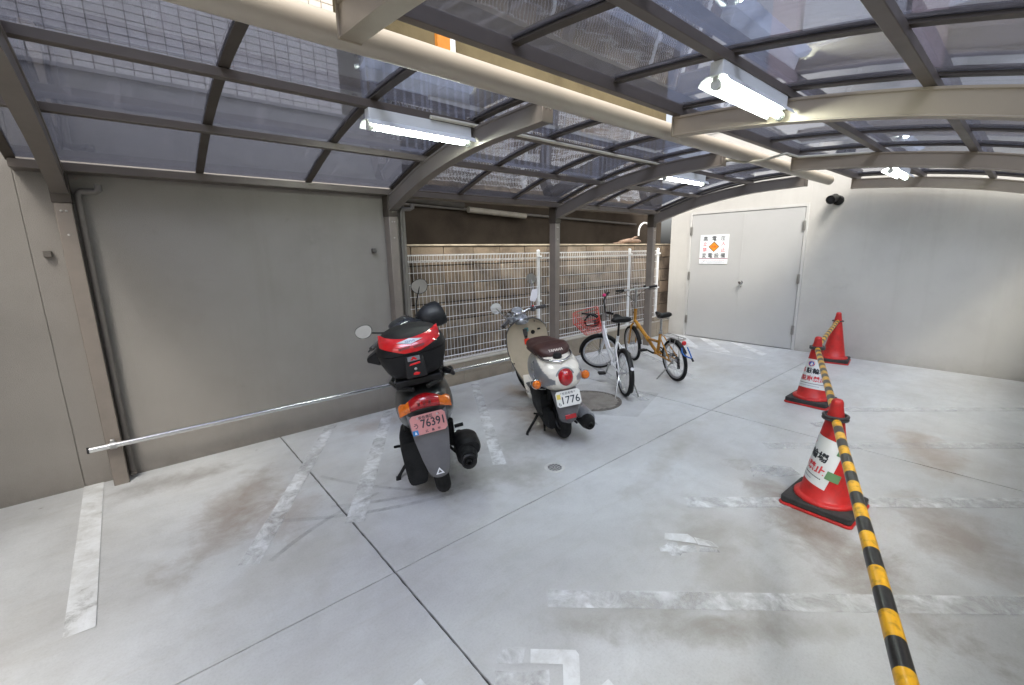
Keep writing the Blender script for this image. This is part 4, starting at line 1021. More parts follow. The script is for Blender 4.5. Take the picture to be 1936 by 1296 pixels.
# ================================================================ scooters
def interp(tab, x):
    if x <= tab[0][0]: return tab[0][1:]
    for a, b in zip(tab[:-1], tab[1:]):
        if x <= b[0]:
            u = (x-a[0])/(b[0]-a[0]); u = u*u*(3-2*u)*.5+u*.5
            return tuple(p+(q-p)*u for p, q in zip(a[1:], b[1:]))
    return tab[-1][1:]
def body_rings(tab, xs, n=32, p=2.4, y0=0.0):
    """tab: (x, half width, z low, z high)"""
    rings = []
    for x in xs:
        w, lo, hi = interp(tab, x)[:3]; zc, h = (lo+hi)/2, (hi-lo)/2
        rings.append([(x, y0+w*math.copysign(abs(math.cos(t))**(2/p), math.cos(t)), zc+h*math.copysign(abs(math.sin(t))**(2/p), math.sin(t))) for t in [2*math.pi*j/n for j in range(n)]])
    return rings
def frange(a, b, n): return [a+(b-a)*k/(n-1) for k in range(n)]
def split_body(rings, pred, Mx=None):
    """one skin cut into two panels by a test on each face's middle"""
    n = len(rings[0]); A, B = MB(Mx), MB(Mx)
    for i in range(len(rings)-1):
        for j in range(n):
            k = (j+1) % n; q = [rings[i][j], rings[i][k], rings[i+1][k], rings[i+1][j]]
            c = [sum(v[d] for v in q)/4 for d in range(3)]
            (A if pred(c) else B).add(q, [(0, 1, 2, 3)])
    for rr, cap in ((rings[0], 1), (rings[-1], 1)):
        c = [sum(v[d] for v in rr)/n for d in range(3)]; (A if pred(c) else B).add(rr, [tuple(range(n))])
    return A, B
def scooter_wheel(root, c, R, Mx, mr=.042, rim='#6d6f72'):
    w = MB(Mx)
    prof = []
    for k in range(14):
        a = 2*math.pi*k/14; prof.append((R-mr+mr*math.cos(a), mr*1.02*math.sin(a)))
    prof.append(prof[0])
    w.lathe(prof, 44, c, (0, 1, 0), cap=False); wt = w.build('wheel', TYRE, root)
    MB(Mx).lathe([(R-2*mr+.008, -.030), (R-2*mr-.006, -.024), (R-2*mr-.012, -.010), (.05, -.016), (.03, -.03), (.03, .03), (.05, .016), (R-2*mr-.012, .010), (R-2*mr-.006, .024), (R-2*mr+.008, .030)], 36, c, (0, 1, 0), cap=False).build('rim', M('scooter_rim', '#6d6f72', .4, metal=.8), wt)
    return wt
def mirror(parent, root, Mx, base, elbow, head, nrm, rx, rz, shell, round_=True):
    nrm = Vector(nrm).normalized(); zup = Vector((0, 0, 1)); s = nrm.cross(zup).normalized(); t = s.cross(nrm)
    st = MB(Mx).tube([base, elbow, head], [.0065, .0065, .006], 10).build('mirror_stem', shell, root)
    def el(k, d, n=36): return [Vector(head)+nrm*d+k*(rx*math.copysign(abs(math.cos(a))**.9, math.cos(a))*s*(1+.12*math.sin(a))+rz*math.sin(a)*t) for a in [2*math.pi*j/n for j in range(n)]]
    MB(Mx).loft([el(.25, -.034), el(.7, -.026), el(.95, -.012), el(1.0, 0), el(.97, .004), el(.93, .004)], cap=True).build('mirror_shell', shell, st)
    MB(Mx).add(el(.925, .0055), [tuple(range(36))]).build('mirror_glass', M('mirror_glass', '#dfe3e6', .02, metal=1, var=0, rvar=0), st, smooth=0)
    return st
def plate(root, Mx, w, h, colr, lines, bolt=True, chamfer=.016):
    """Mx: x right, y up, z towards the viewer"""
    c = chamfer; P = [(-w/2+c, -h/2), (w/2-c, -h/2), (w/2, -h/2+c), (w/2, h/2-c), (w/2-c, h/2), (-w/2+c, h/2), (-w/2, h/2-c), (-w/2, -h/2+c)]
    o = MB(Mx).prism(P, 0, .0025).build('licence_plate', colr, root, bevel=.0008, segs=1)
    for txt, x, y, ww, hh, mt, bo in lines:
        lettering('lettering', txt, .05, mt, o, lambda a, b, d=0, x=x, y=y: tuple(Mx @ Vector((a+x, b+y, .0029+d))), width=ww, height=hh, bold=bo)
    if bolt:
        for s in (-1, 1): MB(Mx).lathe([(.006, .0025), (.006, .005), (.001, .006)], 10, (s*w*.28, h*.36, 0)).build('plate_bolt', STEEL, o)
    return o
def face_back(pos, tilt=0, yawo=0):
    """frame for something seen from behind: x to the viewer's right (-Y), y up, z backwards (-X)"""
    Mx = Matrix(((0, 0, -1, 0), (-1, 0, 0, 0), (0, 1, 0, 0), (0, 0, 0, 1)))
    return Matrix.Translation(pos) @ Matrix.Rotation(yawo, 4, 'Z') @ Matrix.Rotation(tilt, 4, 'Y') @ Mx

ORL = M('lens_orange', (.70, .16, .01), .12, coat=.8, var=.15, scale=40); RDL = M('lens_red', (.40, .008, .012), .12, coat=.8, var=.2, scale=30)
DKG = M('dark_grey_plastic', '#4b4b4c', .55, var=.10, scale=10, bump=.1, bscale=200)
FLAP = M('mud_flap', '#666668', .6, var=.06, bump=.12, bscale=220)
CREAM = M('cream_paint', '#d8d2c6', .25, var=.06, scale=4, coat=.5); CREAMIN = M('cream_plastic', '#b9ad97', .5, var=.10, scale=4)
SILVER = M('silver_paint', '#9a9da1', .28, metal=.55, var=.06, coat=.4)
BROWN = M('seat_brown', '#3d221e', .5, var=.12, scale=10, bump=.12, bscale=160)

def cream_scooter():
    root = empty('scooter', (2.705, 2.52, 0), (rad(-8.0), 0, rad(60.5))); tag(root, 'cream and silver retro scooter with brown seat and chrome mirrors', 'scooter')
    R = .212; FX = 1.165; I = Matrix()
    scooter_wheel(root, (-.04, 0, R), R, I, .045)
    axis = (-math.sin(rad(26)), 0, math.cos(rad(26))); st = around((FX, 0, R), axis, rad(24))
    scooter_wheel(root, (FX, 0, R), R, st, .042)
    # rear body skin
    tab = [(-.40, .03, .59, .65), (-.388, .085, .56, .685), (-.34, .135, .535, .72), (-.26, .174, .51, .765), (-.14, .194, .485, .80), (0, .196, .46, .81), (.15, .182, .425, .79), (.30, .155, .40, .745), (.44, .125, .36, .68), (.47, .11, .36, .66)]
    rings = body_rings(tab, [-.40, -.395, -.385] + frange(-.375, .47, 90), 112, 2.3)
    def pred(c):
        w, lo, hi = interp(tab, c[0])[:3]; u = max(0, min(1, (c[0]+.40)/.75))
        return abs(c[1]) < w*(1.02-.50*u**.75) and (c[2] > (lo+hi)/2-.02 or c[0] < -.20-.10*abs(c[1])/w)
    A, B = split_body(rings, pred)
    tc_ = A.build('tail_cover', CREAM, root, smooth=60); sc_ = B.build('side_cover', SILVER, root, smooth=60)
    MB().tube([(x, interp(tab, x)[0]*.98, interp(tab, x)[1]+.035) for x in frange(-.30, .40, 10)], .004, 6).build('side_trim', CHROME, sc_)
    lettering('lettering', 'Vino', .05, CHROME, sc_, lambda a, b, d=0: (.10-a, .192+d, .55+b), width=.11)
    # seat
    stab = [(-.20, .05, .775, .80), (-.185, .10, .772, .825), (-.13, .138, .765, .862), (-.03, .150, .765, .872), (.10, .150, .76, .845), (.22, .145, .75, .838), (.36, .125, .73, .835), (.47, .095, .71, .815), (.52, .05, .71, .785)]
    seat = MB().loft(body_rings(stab, frange(-.20, .52, 24), 32, 3.0)).build('seat', BROWN, root, smooth=60)
    MB().tube([(x, interp(stab, x)[0]*1.0, interp(stab, x)[1]+.025) for x in frange(-.17, .48, 14)], .004, 6).build('seat_piping', BROWN, seat)
    lettering('lettering', 'YAMAHA', .03, M('seat_print', '#cfc4bb', .5), seat, lambda a, b, d=0: tuple(face_back((-.1865+.075*abs(a)*abs(a)*10, 0, .828), rad(18)) @ Vector((a, b, .008+d))), width=.120, height=.020, bold=.0012)
    # grab rail: chrome loop over the tail, with a black knob
    gp = []
    for k in range(21):
        a = math.pi*k/20; x = -.14-.165*math.sin(a); y = .132*math.cos(a); w, lo, hi = interp(tab, x)[:3]
        zz = (lo+hi)/2+(hi-lo)/2*max(0, 1-(abs(y)/w)**2.3)**(1/2.3)
        gp.append((x, y, zz+.022))
    MB().tube([(-.09, .128, .80)]+gp+[(-.09, -.128, .80)], .0095, 12).build('grab_rail', CHROME, root)
    MB().tube([(-.305, 0, .735), (-.297, 0, .77)], .010, 8).build('rail_mount', CHROME, root)
    MB().lathe([(.036, 0), (.038, .012), (.034, .028), (.020, .034), (.001, .035)], 24, (-.215, 0, .772), (-.30, 0, 1)).build('filler_cap', BLK, root)
    # tail lamp
    lo_ = MB(); lo_.ball((-.365, 0, .648), (.062, .066, .076), 24, 16); lamp_ = lo_.build('tail_lamp', RDL, root)
    bz = MB(); bz.tube([(-.375, .070*math.cos(a), .643+.080*math.sin(a)) for a in [2*math.pi*k/32 for k in range(32)]], .009, 8, cyc=True); bz.build('lamp_bezel', SILVER, lamp_)
    for s in (-1, 1):
        yb = s*.205; xx = -.235
        MB().tube([(xx+.03, s*.15, .59), (xx, yb, .59)], .012, 10).build('indicator_stem', CHROME, root)
        i_ = MB().lathe([(.001, -.03), (.028, -.026), (.040, -.008), (.042, .006), (.039, .010), (.037, .010)], 24, (xx, yb, .59), (-1, s*.12, 0), cap=False).build('indicator', CHROME, root)
        MB().lathe([(.036, .008), (.034, .022), (.024, .034), (.001, .040)], 24, (xx, yb, .59), (-1, s*.12, 0), cap=False).build('indicator_lens', ORL, i_)
    # rear fender, plate and reflector
    ft = [(-.20, .075, .44, .48)]
    fl = MB(); rings = []
    for k, (x, z, w) in enumerate(((-.27, .56, .105), (-.33, .50, .105), (-.365, .42, .098), (-.375, .35, .088), (-.372, .29, .076), (-.362, .262, .062), (-.352, .25, .035))):
        ring = []
        for j in range(11):
            u = -1+2*j/10; ring.append((x+.045*u*u, w*u, z))
        ring += [(p[0]+.004, p[1]*.97, p[2]) for p in ring[::-1]]
        rings.append(ring)
    fl.loft(rings).build('rear_fender', FLAP, root, smooth=60)
    pm = face_back((-.384, 0, .478), rad(14))
    CRP = M('plate_white', '#dcdcd6', .35, var=.03); GRN = M('plate_ink', (.02, .03, .04), .5)
    pl_ = plate(root, pm, .20, .125, CRP, [('廿日市市', 0, .041, .090, .020, GRN, .0005), ('も', -.076, -.037, .022, .026, GRN, .0005), ('1776', .018, -.012, .142, .058, GRN, .0009)])
    MB(pm).prism([(-.092, .002), (-.062, .002), (-.062, .040), (-.092, .040)], .0026, .003).build('plate_sticker', M('sticker_yellow', (.72, .55, .10), .5), pl_)
    MB(face_back((-.379, 0, .322), rad(2))).prism([(-.045, -.018), (.045, -.018), (.045, .018), (-.045, .018)], 0, .010).build('reflector', RDL, root, bevel=.003)
    # engine and transmission
    EN = M('engine_black', (.009, .0095, .0095), .6, spec=.25, var=.3, scale=12, bump=.2)
    et = [(-.13, .03, .13, .29), (-.10, .042, .12, .31), (.0, .052, .11, .32), (.15, .055, .14, .32), (.32, .055, .17, .33), (.40, .04, .19, .31)]
    MB().loft(body_rings(et, frange(-.13, .40, 12), 20, 3.4, .10)).build('transmission_case', EN, root, smooth=50)
    MB().loft(body_rings([(-.05, .05, .22, .42), (.05, .06, .20, .46), (.25, .06, .24, .46), (.35, .05, .28, .42)], frange(-.05, .35, 9), 16, 3, .105)).build('air_box', EN, root, smooth=50)
    MB().loft(body_rings([(.12, .10, .18, .40), (.2, .12, .16, .44), (.38, .11, .20, .42)], frange(.12, .38, 6), 16, 3)).build('engine_block', EN, root, smooth=50)
    MB().tube([(.0, .07, .30), (-.16, .08, .50)], .022, 12).build('shock_absorber', EN, root)
    mt = [(-.36, .045, .16, .26), (-.34, .062, .15, .275), (-.10, .062, .15, .275), (.10, .05, .16, .26), (.15, .03, .18, .24)]
    mu = MB().loft(body_rings(mt, frange(-.36, .15, 12), 24, 2.0, -.155)).build('muffler', EN, root, smooth=60)
    MB().loft(body_rings([(-.30, .060, .165, .288), (-.28, .068, .16, .295), (-.05, .066, .16, .292), (.0, .05, .18, .28)], frange(-.30, .0, 8), 24, 2.2, -.165)).build('muffler_guard', SILVER, mu, smooth=60)
    MB().lathe([(.024, 0), (.024, .02), (.019, .02), (.019, 0)], 16, (-.362, -.155, .20), (-1, 0, -.1), cap=False).build('exhaust_tip', EN, mu)
    sd_ = MB().tube([(.20, .13, .17), (.16, .20, .11), (.10, .285, .045), (.075, .295, .035)], [.014, .012, .012, .012], 10).build('side_stand', EN, root)
    MB().cbox((.070, .30, .034), (.05, .035, .018)).build('stand_foot', EN, sd_, bevel=.005)
    MB().tube([(.16, .08, .17), (.06, .13, .10), (-.02, .15, .085)], .010, 8).build('centre_stand', EN, root)
    MB().tube([(.16, -.08, .17), (.06, -.13, .10), (-.02, -.15, .085)], .010, 8).build('centre_stand', EN, root)
    MB().tube([(-.02, .155, .22), (.12, .165, .19), (.15, .19, .19)], .009, 8).build('kick_lever', EN, root)
    # floorboard and its cream rails
    fb = MB(); rings = []
    for x, w, zt in ((.40, .13, .33), (.48, .145, .285), (.58, .145, .27), (.72, .135, .27), (.82, .12, .285), (.90, .105, .33)):
        rings.append([(x, w, zt), (x, w*.5, zt-.006), (x, 0, zt-.008), (x, -w*.5, zt-.006), (x, -w, zt), (x, -w*.96, zt-.075), (x, -w*.4, zt-.10), (x, w*.4, zt-.10), (x, w*.96, zt-.075)])
    fb.loft(rings).build('floorboard', CREAM, root, smooth=60)
    MB().box((.50, -.11, .2715), (.80, .11, .2775)).build('floor_mat', DKG, root, bevel=.003)
    # leg shield: an oval, dished panel with a dark edge
    def shield(u, v, off=0.0):      # u across (-1..1), v up (0..1)
        w = (.100+.123*math.sin(min(1, v*1.25+.08)*math.pi*.60))*(1 if v < .72 else math.sqrt(max(0, 1-((v-.72)/.30)**2.2)))
        z = .275+.66*v; x = .905+.13*v*(1-v)*1.2-.045*v+.075*(1-u*u)-.03
        return (x+off, u*w, z)
    ins = MB(); nn = 20
    ins.loft([[shield(-1+2*j/16, k/nn) for j in range(17)] for k in range(nn+1)], cap=False, closed=False)
    sh_ = ins.build('leg_shield', CREAMIN, root, smooth=60)
    outp = MB(); outp.loft([[Vector(shield(-1+2*j/16, k/nn))+Vector((.022+.05*(1-(-1+2*j/16)**2), 0, 0)) for j in range(17)] for k in range(nn+1)], cap=False, closed=False); outp.build('front_cover', CREAM, root, smooth=60)
    edge_ = [Vector(shield(1, k/nn))+Vector((.010, 0, 0)) for k in range(nn+1)] + [Vector(shield(-1, k/nn))+Vector((.010, 0, 0)) for k in range(nn, -1, -1)]
    MB().tube(edge_, .008, 8).build('edge_trim', DKG, sh_)
    def on_shield(u, v, d): return Vector(shield(u, v))-Vector((d, 0, 0))
    def badge(name, u, v, w, h, mat, d=.004, rnd=False):
        c = on_shield(u, v, d); mx_ = face_back(c, rad(-6))
        (MB(mx_).lathe([(w, 0), (w, .006), (w*.7, .009), (.0005, .009)], 20) if rnd else MB(mx_).prism([(-w, -h), (w, -h), (w, h), (-w, h)], 0, .004)).build(name, mat, sh_, bevel=0 if rnd else .002)
    badge('sticker', -.02, .60, .028, .032, M('sticker_red', (.80, .05, .015), .4))
    badge('sticker', -.06, .80, .022, .022, M('sticker_teal', (.10, .28, .28), .5))
    badge('key_switch', -.36, .745, .022, 0, BLK, rnd=True); badge('hook_hole', -.66, .79, .018, .010, BLK); badge('bag_hook', -.02, .69, .012, .008, BLK, .012)
    for u, v in ((.93, .30), (-.93, .30), (-.62, .93)): badge('clip', u, v, .007, 0, BLK, rnd=True)
    # front fork, fender
    fk = MB(st)
    for s in (-1, 1): fk.tube([(1.07, s*.055, .44), (1.12, s*.062, .32), (FX, s*.062, R)], .016, 12)
    fk.build('fork', DKG, root)
    fr_ = []
    for k in range(17):
        a = rad(10)+rad(160)*k/16; ring = []
        for j in range(9):
            b = math.pi*j/8; q = R+.012+.03*math.sin(b); ring.append((FX+q*math.cos(a), .062*math.cos(b), R+q*math.sin(a)))
        ring += [(FX+(math.hypot(p[0]-FX, p[2]-R)-.003)*math.cos(a), p[1]*.95, R+(math.hypot(p[0]-FX, p[2]-R)-.003)*math.sin(a)) for p in ring[::-1]]
        fr_.append(ring)
    MB(st).loft(fr_).build('front_fender', CREAM, root, smooth=60)
    MB().tube([(.955, 0, .82), (1.06, 0, .46)], .035, 16).build('steering_column', DKG, root)
    # handlebar group, turned with the wheel
    MB(st).loft(body_rings([(.84, .05, .885, .95), (.90, .085, .88, .985), (.97, .09, .90, 1.0), (1.03, .07, .92, .995), (1.05, .04, .93, .98)], frange(.84, 1.05, 9), 24, 2.3)).build('handlebar_cover', SILVER, root, smooth=60)
    hb = MB(st).tube([(.815, .255, .975), (.84, .19, .99), (.90, .11, 1.0), (.925, .06, .985), (.925, -.06, .985), (.90, -.11, 1.0), (.84, -.19, .99), (.815, -.255, .975)], .0115, 12).build('handlebar', CHROME, root)
    for s in (-1, 1):
        MB(st).tube([(.845, s*.175, .991), (.815, s*.262, .974), (.811, s*.276, .971)], [.0165, .017, .019], 14).build('grip', M('grip_grey', '#3d3a3a', .6), hb)
        MB(st).loft(body_rings([(.835, .012, .965, 1.015), (.85, .022, .962, 1.02), (.895, .02, .968, 1.018), (.91, .010, .975, 1.01)], frange(.835, .91, 5), 14, 3, s*.150)).build('switch_box', SILVER if s > 0 else DKG, hb)
        MB(st).tube([(.90, s*.165, .985), (.915, s*.205, .975), (.885, s*.275, .955)], [.008, .006, .007], 8).build('brake_lever', CHROME, hb)
    MB(st).ball((.845, -.152, 1.022), (.010, .010, .007)).build('start_button', M('button_red', (.7, .02, .02), .4), hb)
    sp_ = MB(st).lathe([(.02, -.06), (.060, -.045), (.068, -.012), (.068, .004), (.062, .010), (.060, .006), (.001, .006)], 28, (.925, 0, 1.03), (-.42, 0, 1)); sp_o = sp_.build('speedometer', CHROME, root)
    MB(st).lathe([(.056, .0065), (.001, .0067)], 28, (.925, 0, 1.03), (-.42, 0, 1)).build('dial_glass', M('dial', '#9c9ea0', .08, var=.2, scale=30), sp_o)
    MB(st).loft(body_rings([(1.02, .06, .90, 1.02), (1.07, .078, .875, 1.03), (1.11, .07, .885, 1.02), (1.125, .04, .92, .99)], frange(1.02, 1.125, 7), 24, 2.1)).build('headlamp', CHROME, root, smooth=60)
    mirror(hb, root, st, (.90, .16, 1.015), (.915, .205, 1.09), (.925, .225, 1.145), (-.9, .42, -.06), .056, .060, CHROME)
    mirror(hb, root, st, (.90, -.16, 1.015), (.915, -.255, 1.16), (.925, -.285, 1.275), (-.9, .42, .06), .050, .056, CHROME)
    # paper tag tied to the right mirror
    tg = MB(st).add([(.895, -.235, 1.17), (.893, -.305, 1.155), (.870, -.250, 1.08), (.872, -.21, 1.045), (.88, -.165, 1.07), (.885, -.165, 1.09)], [(0, 1, 2, 5), (2, 3, 4, 5)]).build('paper_tag', M('tag_paper', '#d5d2d4', .6, var=.05), root, smooth=0)
    so = tg.modifiers.new('thick', 'SOLIDIFY'); so.thickness = .001
    for s in (-1, 1): MB(st).tube([(.91, s*.16, .985), (1.0, s*.12, .95), (1.03, s*.05, .86), (1.0, s*.03, .80)], .004, 6).build('cable', BLK, hb)
    return root
cream_scooter()

def black_scooter():
    root = empty('scooter', (1.44, 2.445, 0), (rad(-9.0), 0, rad(64))); tag(root, 'black scooter with large top case and pink licence plate, seen from behind', 'scooter')
    R = .215; FX = 1.235; I = Matrix()
    BP = M('black_paint', (.012, .013, .014), .25, var=.1, coat=.5); GP = M('charcoal_green_paint', (.016, .019, .019), .32, var=.1, coat=.4)
    EN = MATS['engine_black']
    scooter_wheel(root, (0, 0, R), R, I, .050)
    axis = (-math.sin(rad(26)), 0, math.cos(rad(26))); st = around((FX, 0, R), axis, rad(26))
    scooter_wheel(root, (FX, 0, R), R, st, .045)
    # rear body
    tab = [(-.42, .05, .73, .81), (-.40, .11, .69, .84), (-.33, .150, .61, .865), (-.20, .175, .54, .875), (0, .178, .47, .87), (.2, .165, .43, .84), (.4, .14, .36, .76), (.5, .12, .34, .70)]
    MB().loft(body_rings(tab, [-.42, -.412] + frange(-.40, .5, 20), 32, 2.5)).build('rear_body', GP, root, smooth=60)
    stb = [(-.30, .10, .85, .88), (-.25, .13, .845, .90), (.0, .145, .82, .89), (.3, .14, .75, .845), (.52, .10, .70, .80), (.56, .05, .71, .77)]
    MB().loft(body_rings(stb, frange(-.30, .56, 14), 24, 3)).build('seat', M('seat_black', (.02, .02, .02), .6, bump=.15, bscale=150), root, smooth=60)
    # tail lamp: a crescent in three lenses
    def lens(y0, y1, name, mat, n=8, par=None):
        rings = []
        for k in range(n+1):
            y = y0+(y1-y0)*k/n; u = y/.150
            zb = .752-.048*u*u; zt = .838-.066*u*u
            x = -.432+.060*u*u; h = zt-zb
            rings.append([(x+.03, y, zb), (x-.006, y, zb+.012), (x-.016, y, zb+h*.5), (x-.002, y, zt-.010), (x+.03, y, zt)])
        return MB().loft(rings).build(name, mat, par or root, smooth=60)
    tl = lens(-.085, .085, 'tail_lamp', RDL, 12); lens(.0852, .150, 'indicator_lens', ORL, 8, tl); lens(-.150, -.0852, 'indicator_lens', ORL, 8, tl)
    for y in (-.03, 0, .03): MB().cbox((-.444, y, .793), (.006, .016, .020)).build('lamp_mark', M('lens_dark', (.12, .01, .01), .3), tl, bevel=.003)
    # mud flap with triangle
    fp = [(-.395, .745, .118), (-.418, .70, .112), (-.425, .57, .100), (-.420, .44, .082), (-.408, .345, .064), (-.400, .312, .052), (-.395, .300, .036)]
    rings = []
    for x, z, w in fp:
        ring = [(x+.018*(u*u), w*u, z) for u in frange(-1, 1, 9)]; ring += [(p[0]+.005, p[1]*.97, p[2]) for p in ring[::-1]]; rings.append(ring)
    MB().loft(rings).build('mud_flap', FLAP, root, smooth=60)
    tm = face_back((-.4165, 0, .352), rad(-7))
    tri = lambda k: [(k*.030*math.cos(a), k*.030*math.sin(a)-.004) for a in (rad(90), rad(210), rad(330))]
    o, i = tri(1.0), tri(.48)
    MB(tm).add([(*p, .0012) for p in o+i], [(0, 1, 4, 3), (1, 2, 5, 4), (2, 0, 3, 5)]).build('triangle_mark', WHITE, root, smooth=0)
    pm = face_back((-.442, 0, .672), rad(2))
    PNK = M('plate_pink', (.58, .26, .25), .4, var=.05); INK = M('plate_ink', (.02, .03, .04), .5)
    pl_ = plate(root, pm, .200, .118, PNK, [('安佐南区', -.010, .041, .080, .019, INK, .0005), ('ハ', .062, .043, .014, .013, INK, .0004), ('う', -.072, -.002, .022, .030, INK, .0006), ('76391', .022, .004, .128, .048, INK, .0012), ('広　島　市', .016, -.043, .085, .015, INK, .0004)])
    MB(pm).prism([(-.098, -.056), (-.066, -.056), (-.066, -.026), (-.098, -.026)], .0026, .003).build('plate_sticker', M('sticker_blue', (.02, .20, .50), .4), pl_)
    MB(pm).add([(-.088, -.050, .0033), (-.074, -.050, .0033), (-.081, -.032, .0033)], [(0, 1, 2)]).build('sticker_mark', WHITE, pl_, smooth=0)
    # engine, muffler, stand
    et = [(-.18, .055, .17, .44), (-.15, .068, .16, .47), (.0, .072, .15, .49), (.2, .07, .17, .46), (.40, .05, .2, .38), (.46, .03, .23, .34)]
    MB().loft(body_rings(et, frange(-.16, .46, 14), 22, 5.0, .145)).build('transmission_case', EN, root, smooth=50)
    MB().loft(body_rings([(-.02, .05, .40, .52), (.1, .06, .38, .55), (.35, .05, .40, .52)], frange(-.02, .35, 8), 16, 3, .12)).build('air_box', EN, root, smooth=50)
    MB().loft(body_rings([(.12, .11, .2, .45), (.25, .13, .18, .48), (.42, .11, .22, .44)], frange(.12, .42, 6), 16, 3)).build('engine_block', EN, root, smooth=50)
    mt = [(-.30, .050, .265, .365), (-.285, .066, .252, .380), (-.05, .066, .245, .372), (.10, .06, .22, .345), (.2, .03, .24, .31)]
    mu = MB().loft(body_rings(mt, frange(-.30, .2, 14), 28, 2.0, -.185)).build('muffler', EN, root, smooth=60)
    MB().lathe([(.050, 0), (.050, .012), (.040, .018), (.026, .012), (.026, -.004), (.001, -.004)], 28, (-.300, -.185, .303), (-1, 0, .03)).build('muffler_end', BLK, mu)
    MB().lathe([(.017, .0), (.017, .028), (.013, .028), (.013, .0)], 16, (-.305, -.183, .300), (-1, 0, .03), cap=False).build('exhaust_tip', EN, mu)
    MB().loft(body_rings([(-.24, .070, .30, .395), (-.22, .082, .29, .405), (-.05, .082, .285, .40), (.02, .06, .30, .38)], frange(-.24, .02, 8), 22, 2.6, -.205)).build('muffler_guard', BLK, mu, smooth=60)
    MB().tube([(.02, -.12, .30), (-.10, -.13, .52)], .022, 12).build('shock_absorber', EN, root)
    MB().tube([(.02, .10, .32), (-.10, .11, .54)], .022, 12).build('shock_absorber', EN, root)
    for s in (-1, 1): MB().tube([(.22, s*.10, .19), (.12, s*.16, .14), (.05, s*.185, .125)], .011, 8).build('centre_stand', EN, root)
    sd_ = MB().tube([(.30, .15, .22), (.26, .23, .13), (.22, .30, .065)], .012, 8).build('side_stand', EN, root)
    MB().cbox((.215, .305, .056), (.05, .035, .016)).build('stand_foot', EN, sd_, bevel=.005)
    MB().tube([(.05, .20, .36), (.0, .235, .39), (-.02, .255, .40)], .009, 8).build('kick_lever', EN, root)
    for s in (-1, 1): MB().tube([(.30, s*.17, .30), (.29, s*.235, .305)], .014, 10).build('footpeg', EN, root)
    # rack and top case
    MB().cbox((-.24, 0, .915), (.34, .26, .04)).build('rack', BLK, root, bevel=.008)
    for s in (-1, 1): MB().tube([(.0, s*.15, .86), (-.2, s*.165, .885), (-.38, s*.12, .89), (-.44, s*.04, .885)], .013, 10).build('rack_arm', BLK, root)
    MB().tube([(-.30, -.16, .915), (-.36, -.19, .91), (-.33, -.20, .89), (-.25, -.19, .90)], [.02, .014, .012, .02], 8).build('tie_strap', BLK, root)
    bx_ = Matrix.Translation((-.29, 0, .945)) @ Matrix.Diagonal((1, .92, .86, 1))
    def case_sec(z, w, d0, d1, n=48, p=2.8):
        pts = []
        for j in range(n):
            t = 2*math.pi*j/n; c_, s_ = math.cos(t), math.sin(t)
            y = w*math.copysign(abs(s_)**(2/p), s_); x = math.copysign(abs(c_)**(2/p), c_)
            pts.append((x*(d1 if x > 0 else d0), y, z))
        return pts
    CASE = M('case_black', (.009, .009, .010), .5, spec=.25, var=.1, scale=10, bump=.10, bscale=260)
    low = [(.0, .135, .12, .15), (.012, .155, .145, .18), (.05, .178, .165, .20), (.11, .200, .185, .215), (.155, .208, .195, .22), (.168, .210, .198, .222)]
    cs = MB(bx_).loft([case_sec(*s) for s in low]).build('top_case', CASE, root, smooth=60)
    hig = [(.172, .213, .201, .225), (.180, .214, .202, .226), (.215, .206, .194, .222), (.255, .188, .172, .21), (.285, .160, .140, .19), (.305, .115, .100, .15), (.312, .05, .05, .08)]
    lid = MB(bx_).loft([case_sec(*s) for s in hig]).build('case_lid', CASE, cs, smooth=60)
    # red reflector band wrapped over the back of the lid
    def lid_pt(y, v, off):       # y across, v 0 (low) .. 1 (high) on the rear face
        z = .178+(.296-.178)*v
        tabz = [(a[0],)+a[1:] for a in hig]; w, d0, d1 = interp(tabz, z)
        p = 2.8; yy = min(abs(y), w*.995); x = -d0*max(0, 1-(yy/w)**p)**(1/p)
        nrm = Vector((-1, .9*(y/w)**3, .45)).normalized()
        return bx_ @ (Vector((x, y, z))+nrm*off)
    rings = []
    for k in range(29):
        y = -.176+.352*k/28; u = y/.176
        v0 = .03+.42*max(0, abs(u)-.25)/.75; v1 = .74+.24*abs(u)**1.6
        rings.append([lid_pt(y, v0+(v1-v0)*j/6, .004+.004*math.sin(math.pi*j/6)) for j in range(7)])
    MB().loft(rings, cap=False, closed=False).build('reflector_band', M('band_red', (.62, .012, .015), .15, coat=.8, var=.12, scale=14), lid, smooth=60)
    dm = MB(); n_ = 16; top_, bot_ = [], []
    for k in range(n_+1):
        y = -.075+.15*k/n_; u = abs(y)/.075; vc = .62-.02*u; hh = .17*(1-u)
        top_.append(lid_pt(-y, min(.80, vc+hh*.6), .013)); bot_.append(lid_pt(-y, vc-hh, .012))
    dm.add(top_+bot_, [(k, k+1, n_+2+k, n_+1+k) for k in range(n_)]); dmo = dm.build('brand_badge', M('badge_white', '#cdd6da', .3), lid, smooth=60)
    lettering('lettering', 'GIVI', .02, M('badge_ink', (.03, .15, .30), .4), dmo, lambda a, b, d=0: tuple(lid_pt(-a, .575+b*7, .0152+d)), width=.055, height=.012, bold=.0003)
    for s in (-.04, .045):
        rr_ = [lid_pt(-(s+a), v, .0125) for a, v in ((-.032, .20), (.03, .24), (.036, .36), (-.03, .32))]
        MB().add(rr_, [(0, 1, 2, 3)]).build('band_facet', M('band_dark', (.22, .015, .012), .2, coat=.6), lid, smooth=0)
    # lock panel on the lower case
    lm = bx_ @ face_back((-.196, 0, .095), rad(10))
    MB(lm).prism([(-.062, -.075), (.062, -.075), (.055, .066), (-.055, .066)], -.012, .008).build('lock_panel', BLK, cs, bevel=.006)
